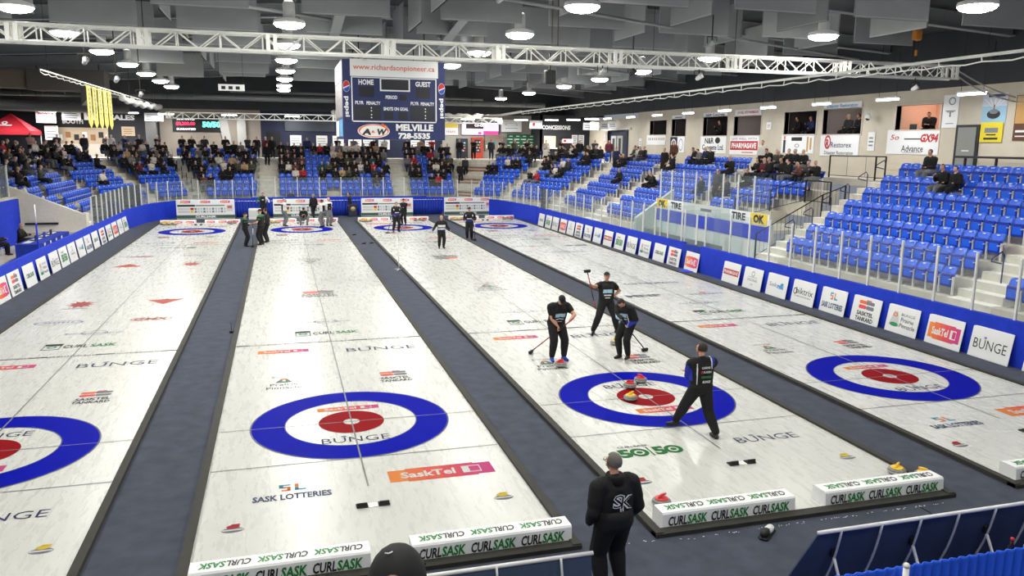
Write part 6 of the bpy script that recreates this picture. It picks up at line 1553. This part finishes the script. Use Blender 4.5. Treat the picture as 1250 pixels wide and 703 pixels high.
# mid distance players: location, heading, pose, top, legs, hair, style, label
JG = [(BLK,), (GRN, lambda l, c: l.z > .44 or (abs(l.x) > .2 and .30 < l.z < .36)), band(WHT, .2, .24, .06)]
JW = [(WHT,), (BLK, lambda l, c: abs(l.x) < .14 and l.z < .42)]
JB = [(BLK,), band(WHT, .16, .21, .12), (BLUJ, lambda l, c: l.z < .1), (WHT, lambda l, c: .16 < abs(l.x) < .2 and .3 < l.z < .4)]
fold = dict(rh=(-.06, .24, 1.16), lh=(.06, .22, 1.12)); down = dict(rh=(.26, .08, .86), lh=(-.26, .08, .86))
MID = [((-2.95, 27.44), -1.35, dict(H=1.74, **fold), JG, DKPANT, BLK, 'cap', 'player in black and green with folded arms on the walkway, left of two'),
 ((-2.18, 27.63), 1.1, dict(H=1.86, rh=(.22, .22, 1.0), lh=(-.24, .30, 1.05), short=True), JG, DKPANT, BLK, 'cap', 'tall player in black and green facing a team mate on the walkway'),
 ((-1.92, 28.7), 1.3, dict(H=1.82, **down), BLK, DKPANT, HAIRD, 'short', 'player in black mostly hidden behind the tall green trimmed player'),
 ((-1.0, 36.9), -1.2, dict(H=1.76, rh=(-.02, .28, 1.12), lh=(.02, .28, 1.08)), JW, GREYPANT, HAIRG, 'beanie', 'person in grey trousers and white sleeves standing in the far rings'),
 ((.98, 42.2), .5, dict(H=1.72, rf=(.12, .24), lf=(-.12, -.22), **down), BLK, DKPANT, HAIRG, 'short', 'white haired person in long black coat walking by the scoreboard'),
 ((1.28, 36.0), .9, dict(H=1.74, **fold), JW, GREYPANT, HAIRD, 'short', 'official in white sleeves and grey trousers at the right of the far rings'),
 ((1.68, 36.5), -2.6, dict(H=1.84, **fold), JW, GREYPANT, SKIN2, None, 'bald official in white sleeves beside another in the far rings'),
 ((-2.38, 43.9), PI, dict(H=1.74, pel=(0, 0, .95), rh=(.42, .12, 1.05), lh=(-.42, .12, 1.05)), [(BLK,), (WHT, lambda l, c: l.x < -.18), (GRN, lambda l, c: l.x > .18), band(WHT, .25, .32, .07)], DKPANT, HAIRD, 'short', 'player with spread arms by the blue curtain between far scoreboards'),
 ((3.57, 43.4), 1.5, dict(H=1.72, **down), BLK, DKPANT, HAIRD, 'short', 'person all in black standing by the far blue curtain'),
 ((5.37, 32.41), PI+.2, dict(H=1.80, rh=(.20, .24, .98), lh=(-.16, .24, 1.05), rf=(.2, .02), lf=(-.14, 0)), JB, DKPANT, HAIRD, 'short', 'player with a broom in the far rings of the third sheet'),
 ((6.44, 36.64), PI-.5, dict(H=1.70, **fold), BLK, DKPANT, BLK, 'cap', 'player in black cap with folded arms behind the far third rings'),
 ((6.54, 24.53), PI, dict(H=1.68, rh=(.50, .16, .96), lh=(-.44, .12, .98), rp=(.5, -.6, -1), lp=(-.5, -.6, -1)), [(WHT,), (BLK, lambda l, c: l.z > .30 or .12 < l.z < .18 or abs(l.x) > .2), (BLUJ, lambda l, c: l.z < .06)], DKPANT, HAIRB, 'thin', 'player with arms held out wide in the middle of the third sheet'),
 ((8.79, 27.99), PI-.3, dict(H=1.84, rh=(.2, .2, 1.05), lh=(-.2, .18, 1.1)), JB, DKPANT, BLK, 'cap', 'player in black standing on the walkway at the right with a broom')]
for (x, y), rz, sp, top, legs, hair, hs, lab in MID:
    H_ = sp.pop('H'); f = Fig(H_, **{'build': 1.12, **sp}); on = abs(min(abs(x-c) for c in SHX.values())) < 2.4 and y < 40
    person(lab, f, (x, y, .004 if on else -.028), rz, top, legs, SHOEB, hair, hs, SKIN, .018)
f = Fig(1.74, lean=25, pel=(0, -.05, .42), rf=(.2, .3), lf=(-.2, .28), rk=(.5, .8, 1), lk=(-.5, .8, 1), rh=(.12, .42, .60), lh=(-.12, .42, .58), look=(0, 5))
person('player crouching low in the far rings of the second sheet', f, (.19, 37.76, .004), PI, [(BLK,), band(WHT, .3, .36, .08)], GREYPANT, SHOEB, BLK, 'cap', SKIN, .018)
for p0, rz, lab in (((-2.55, 27.2, 1.0), 0, 'broom held by the tall green trimmed player'), ((5.12, 32.0, 1.0), .2, 'broom held by the player in the far third rings'), ((9.02, 27.7, 1.05), 0, 'broom held upright by the walkway player at right')):
    a = V((p0[0]+(-.05 if rz == 0 else -.35), p0[1]-.2, .03 if p0[1] > 28 or True else 0)); broom(a, (p0[0], p0[1], p0[2]+.15), lab, None, rz, False)
# officials seated behind the second far scoreboard and at the left table
f = Fig(1.74, lean=4, pel=(0, -.02, .53), rf=(.13, .42), lf=(-.13, .40), rk=(.2, .6, 1), lk=(-.2, .6, 1), rh=(.2, .36, .76), lh=(-.2, .36, .76))
def stool(x, y, z, rz, lab):
    t = thing('stool', lab, 'stool', (x, y, z), rz); mb = MB(); mb.bbox(-.2, -.2, .38, .2, .2, .42, DARKW, .02); mb.build('seat', t)
    for sx in (-.16, .16):
        for sy in (-.16, .16):
            mb = MB(); mb.bar((sx, sy, 0), (sx, sy, .39), .03, ALU); mb.build('leg', t)
person('bald official in black seated behind the second far scoreboard', f, (-.45, 47.0, .36), PI, BLK, DKPANT, SHOEB, SKIN2, None, SKIN2, .018); stool(-.45, 47.05, .40, 0, 'stool under the official behind the far scoreboard')
mb = MB(); mb.box(-1.2, 46.6, -.03, .6, 47.5, .39, CONC); struct('trim_8', mb)
for x, y, c, lab, hs, rz in ((-12.55, 25.6, 'k', 'timekeeper in black cap at the left officials table, farthest left', 'cap', -.6), (-12.0, 27.2, 'k', 'grey haired timekeeper in black at the left officials table', 'thin', -1.2), (-13.1, 23.9, 'o', 'timekeeper in olive at the left edge of the officials table', 'short', -.5)):
    person(lab, f, (x-.9, y, .05), rz-.5, CLOTH[c], DKPANT, SHOEB, HAIRG if hs != 'cap' else BLK, hs, SKIN, .018); stool(x-.9, y, .05, rz-.5, 'stool under the '+lab.split(' at ')[0])
mb = MB(); mb.box(-15, 18, -.03, -10.3, 30.6, .045, CONC); struct('trim_9', mb, 'concrete floor of the left box')
t = thing('officials_table', 'long blue draped officials table behind the left boards', 'table', (-11.6, 25.8, .045)); mb = MB(); mb.bbox(-.45, -2.6, .72, .45, 2.6, .76, DRAPE, .01); mb.box(-.3, -2.2, .76, .0, 2.3, .763, PANELW); mb.build('tabletop', t)
mb = MB(); vs = []
for j, z in enumerate((0, .4, .74)):
    for i in range(61):
        y = -2.58+5.16*i/60; vs.append((.44+.03*math.sin(i*1.9)*(1-j*.45)+.015, y, z))
mb.add(vs, [(j*61+i, j*61+i+1, j*61+62+i, j*61+61+i) for j in range(2) for i in range(60)], DRAPE, True); mb.box(-.44, -2.59, 0, .44, -2.57, .74, DRAPE); mb.box(-.44, 2.57, 0, .44, 2.59, .74, DRAPE); mb.build('table_drape', t)
for i in range(4):
    y = 24.0+.95*i; q = Plane((-11.10, y, .55), (-.1, 1, 0), (0, 0, 1)); banner('hanging_card', 'small white card hanging on the blue officials table, %s from the near end' % ORD[i+1], 'card', q, .26, .42, lines(3, .16, .3))
for i, y in enumerate((24.6, 25.9, 27.0)):
    mb = MB(); mb.box(-.17, -.12, 0, .17, .12, .02, INK); mb.box(-.17, .1, .02, .17, .12, .24, INK if i != 1 else DRAPE); tag(mb.build('laptop', None, (-11.7, y, .807), -PI/2), 'laptop on the blue officials table, %s from the near end' % ORD[i+1], 'laptop')
mb = MB(); mb.tube([(0, 0, 0), (0, 0, 1.7)], .035, FABRIC, 10); mb.tube([(0, 0, 1.7), (0, 0, 2.5)], .03, PANELW, 10); mb.lathe([(.1, 0), (.1, .02)], FABRIC, 14); tag(mb.build('post', None, (-11.0, 22.6, .045)), 'blue and white post at the near end of the officials table', 'post')
mb = MB(); mb.bbox(-.12, -.1, 0, .12, .1, .22, BLACK, .02); mb.tube([(.0, 0, .1), (.4, .1, .12)], .05, BLACK, 8); tag(mb.build('video_camera', None, (-13.2, 22.5, 1.55)), 'black video camera at the left edge of the frame', 'camera'); mb = MB(); [mb.tube([(0, 0, 1.5), (.5*math.cos(a), .5*math.sin(a), 0)], .02, BLACK, 6) for a in (.3, 2.4, 4.5)]; tag(mb.build('camera_tripod', None, (-13.2, 22.5, .045)), 'black tripod under the camera at the left edge', 'tripod')

# ------------------------------------------------------------------ foreground
FB = mat('dark barrier panel', (66, 82, 106), .55, noise=.12, nscale=2)
def barrier(x0, x1, y, h, tilt, n, lab, sup=True):
    L = x1-x0; t = thing('barrier_panel', lab, 'barrier', (x0, y, -.03)); M = Matrix.Rotation(rad(tilt), 4, 'X'); R_ = M.to_3x3(); ins = .0
    mb = MB(); e = .30 if sup else 0; mb.prism([M @ V(p) for p in ((-e, .01, .03), (L, .01, .03), (L, .01, h), (0, .01, h))][::-1], M.to_3x3() @ V((0, -.02, 0)), FB); mb.build('panel_sheet', t)
    mb = MB(); mb.tube([R_ @ V((-.02, -.01, h)), R_ @ V((L+.02, -.01, h))], .024, ALU, 10); mb.build('top_bar', t)
    for i in range(n):
        x = L*(i+.5)/n; mb = MB()
        mb.tube([R_ @ V((x+.10*math.sin(u*PI*.5)**2*0-.0, -.03-.05*math.sin(u*PI), h*(1-u)+.0)) for u in [k/8 for k in range(9)]], .014, mat('dull batten', (196, 200, 202), .5), 7); mb.build('batten', t)
        if sup and i % 2 == 0:
            mb = MB(); top = R_ @ V((x, -.03, h*.66)); mb.tube([top, (x, top.y-.34, .02)], .018, ALU, 8); mb.bbox(x-.03, top.y-.03, top.z-.05, x+.03, top.y+.03, top.z+.06, BLACK, .01); mb.bbox(x-.03, top.y-.38, 0, x+.03, top.y-.30, .03, PANELW, .01); mb.build('support_strut', t)
barrier(4.60, 9.6, -7.28, 1.02, 19, 9, 'dark folding barrier with a pale top bar at the lower right')
barrier(-1.6, 2.0, -7.3, .86, -8, 5, 'low blue barrier with a white top bar at the bottom centre', False)
t = pleats((2.6, -8.98), (9.5, -9.06), .0, 1.30, .022, .11, mat('bright blue drape', (34, 96, 240), .7), 'pleated_curtain', 'bright blue gathered curtain across the lower right corner', 'curtain', False)
mb = MB(); mb.tube([(0, 0, 0), (0, 0, 1.37)], .028, ALU, 12); mb.lathe([(.03, 1.36), (.032, 1.38), (.02, 1.40)], ALU, 12); mb.bbox(-.2, -.2, 0, .2, .2, .012, EDGE, .004); tag(mb.build('curtain_pole', None, (4.43, -9.07, -.03)), 'pale metal curtain pole rising above the bright blue curtain', 'pole')
# bottles behind the barrier at the right edge
for x, c, lab in ((6.62, REDP, 'bottle with a red band standing behind the barrier at right'), (6.86, PANELW, 'white capped bottle behind the barrier near the right edge'), (7.3, mat('peach bottle', (220, 150, 120)), 'peach coloured bottle at the right edge behind the curtain')):
    t = thing('bottle', lab, 'bottle', (x, -8.30, .66)); mb = MB(); mb.lathe([(.035, 0), (.04, .02), (.04, .16), (.018, .21), (.016, .24)], c if c is not REDP else BLACK, 16); mb.build('bottle_body', t); mb = MB(); mb.lathe([(.02, .24), (.02, .28)], c, 12); mb.build('bottle_cap', t)
    if c is REDP: mb = MB(); mb.lathe([(.041, .04), (.041, .11)], REDP, 16); mb.build('bottle_label', t)
t = thing('side_table', 'narrow table hidden behind the bright blue curtain', 'table', (7.0, -8.3, -.03)); mb = MB(); mb.box(-.8, -.2, .66, .8, .2, .69, DARKW); mb.build('tabletop', t)
for sx in (-.75, .75):
    mb = MB(); mb.bar((sx, 0, 0), (sx, 0, .66), .04, ALU); mb.build('leg', t)
# small things on the floor and ice
t = thing('shoe', 'black and white shoe lying on the carpet before the near third bumper', 'shoe', (5.12, -5.92, -.03), -.9); t.scale = (1.35, 1.3, 1.3); mb = MB(); mb.bbox(-.05, -.15, 0, .05, .15, .03, BLACK, .02); mb.build('sole', t)
mb = MB(); mb.ellipsoid((0, .05, .05), (.045, .10, .04), mat('shoe white', (220, 220, 220), .5)); mb.ellipsoid((0, -.07, .06), (.045, .08, .05), BLACK); mb.build('upper', t); mb = MB(); [mb.tube([(-.03, .0+.03*i, .085-.008*i), (.03, .0+.03*i, .085-.008*i)], .006, PANELW, 5) for i in range(3)]; mb.build('laces', t)
mb = MB(); mb.box(-.008, -1.4, 0, .008, 0, .012, BLACK); tag(mb.build('floor_seam_strip', None, (7.85, -5.75, -.03), -.04), 'thin black strip on the carpet below the near right bumper', 'strip')
t = thing('measuring_stand', 'thin white upright rod on a small base beside the third sheet', 'stand', (3.50, 18.2, -.028)); mb = MB(); mb.tube([(0, 0, 0), (-.05, .1, 1.35)], .014, PANELW, 8); mb.build('rod', t); mb = MB(); [mb.tube([(0, 0, .05), (.28*math.cos(a), .28*math.sin(a), .01)], .014, ALU, 6) for a in (0, 2.1, 4.2)]; mb.ellipsoid((.18, -.1, .05), (.06, .05, .05), BLACK); mb.build('base', t)
for x, y, lab in ((2.95, 27.3, 'small black glove on the walkway, right of two'), (3.35, 27.4, 'flat black broom pad on the walkway by the third sheet'), (2.8, 31.4, 'small black object on the far walkway')):
    mb = MB(); mb.ellipsoid((0, 0, .04), (.13, .07, .04), BLACK); mb.ellipsoid((.1, .04, .05), (.06, .05, .04), BLACK); tag(mb.build('glove', None, (x, y, -.03), .4), lab, 'glove')
for x, y, z, lab in ((-2.6, 8.15, -.03, 'small black sensor box on the walkway edge by the second sheet'),):
    mb = MB(); mb.bbox(-.05, -.05, 0, .05, .05, .06, BLACK, .01); mb.tube([(0, 0, .06), (0, 0, .3)], .006, BLACK, 5); tag(mb.build('sensor_box', None, (x, y, z)), lab, 'sensor')
mb = MB(); mb.box(-.5, -.3, 0, .5, .3, .03, FABRIC); tag(mb.build('folded_cloth', None, (RB(15.5)-.35, 15.3, -.03)), 'blue cloth lying on the carpet at the right gate', 'cloth')

SH = random.Random(3); mb = MB()
for x0, x1, y in ((2.55, 3.55, -5.62), (3.9, 8.4, -5.70)):
    for i in range(int((x1-x0)*16)):
        x = SH.uniform(x0, x1); mb.ellipsoid((x, y-.03+SH.gauss(0, .012), -.027), (SH.uniform(.006, .018), SH.uniform(.004, .008), .004), PANELW, 6, 4)
o = mb.build('ice_shavings'); tag(o, 'thin broken line of white ice shavings on the carpet before the third sheet', 'ice shavings'); o['kind'] = 'stuff'

# ------------------------------------------------------------------ camera, world
# room lamps inside the announcers' booths
for i, (a, b, z0, z1) in enumerate(WIN):
    L = bpy.data.lights.new('booth', 'POINT'); L.energy = (38, 22, 5, 12, 5, 6, 3)[i]; L.shadow_soft_size = .2; L.color = (1, .9, .8) if i == 0 else (1, .96, .9)
    obj('booth_lamp', L, None, (26.3, (a+b)/2, 7.35))
cam = bpy.data.cameras.new('camera'); co = obj('camera', cam)
cam.sensor_fit = 'HORIZONTAL'; cam.sensor_width = 36; cam.lens = 36*969/1250; cam.clip_end = 200
Rr = V((.960837, -.276918, .010429)); Uu = V((.039682, .174739, .983815)); Ff = V((.274259, .944872, -.178884))
co.matrix_world = Matrix(((Rr.x, Uu.x, -Ff.x, -1.108), (Rr.y, Uu.y, -Ff.y, -14.669), (Rr.z, Uu.z, -Ff.z, 5.232), (0, 0, 0, 1)))
scene.camera = co
w = bpy.data.worlds.new('hall'); scene.world = w; w.use_nodes = True
w.node_tree.nodes['Background'].inputs[0].default_value = (.75, .8, .9, 1); w.node_tree.nodes['Background'].inputs[1].default_value = .3
vs = scene.view_settings; vs.view_transform = 'Standard'; vs.look = 'None'; vs.gamma = 1; vs.use_curve_mapping = False; vs.exposure = 0.0
scene.cycles.max_bounces = 8; scene.cycles.transparent_max_bounces = 24; scene.cycles.sample_clamp_indirect = 6
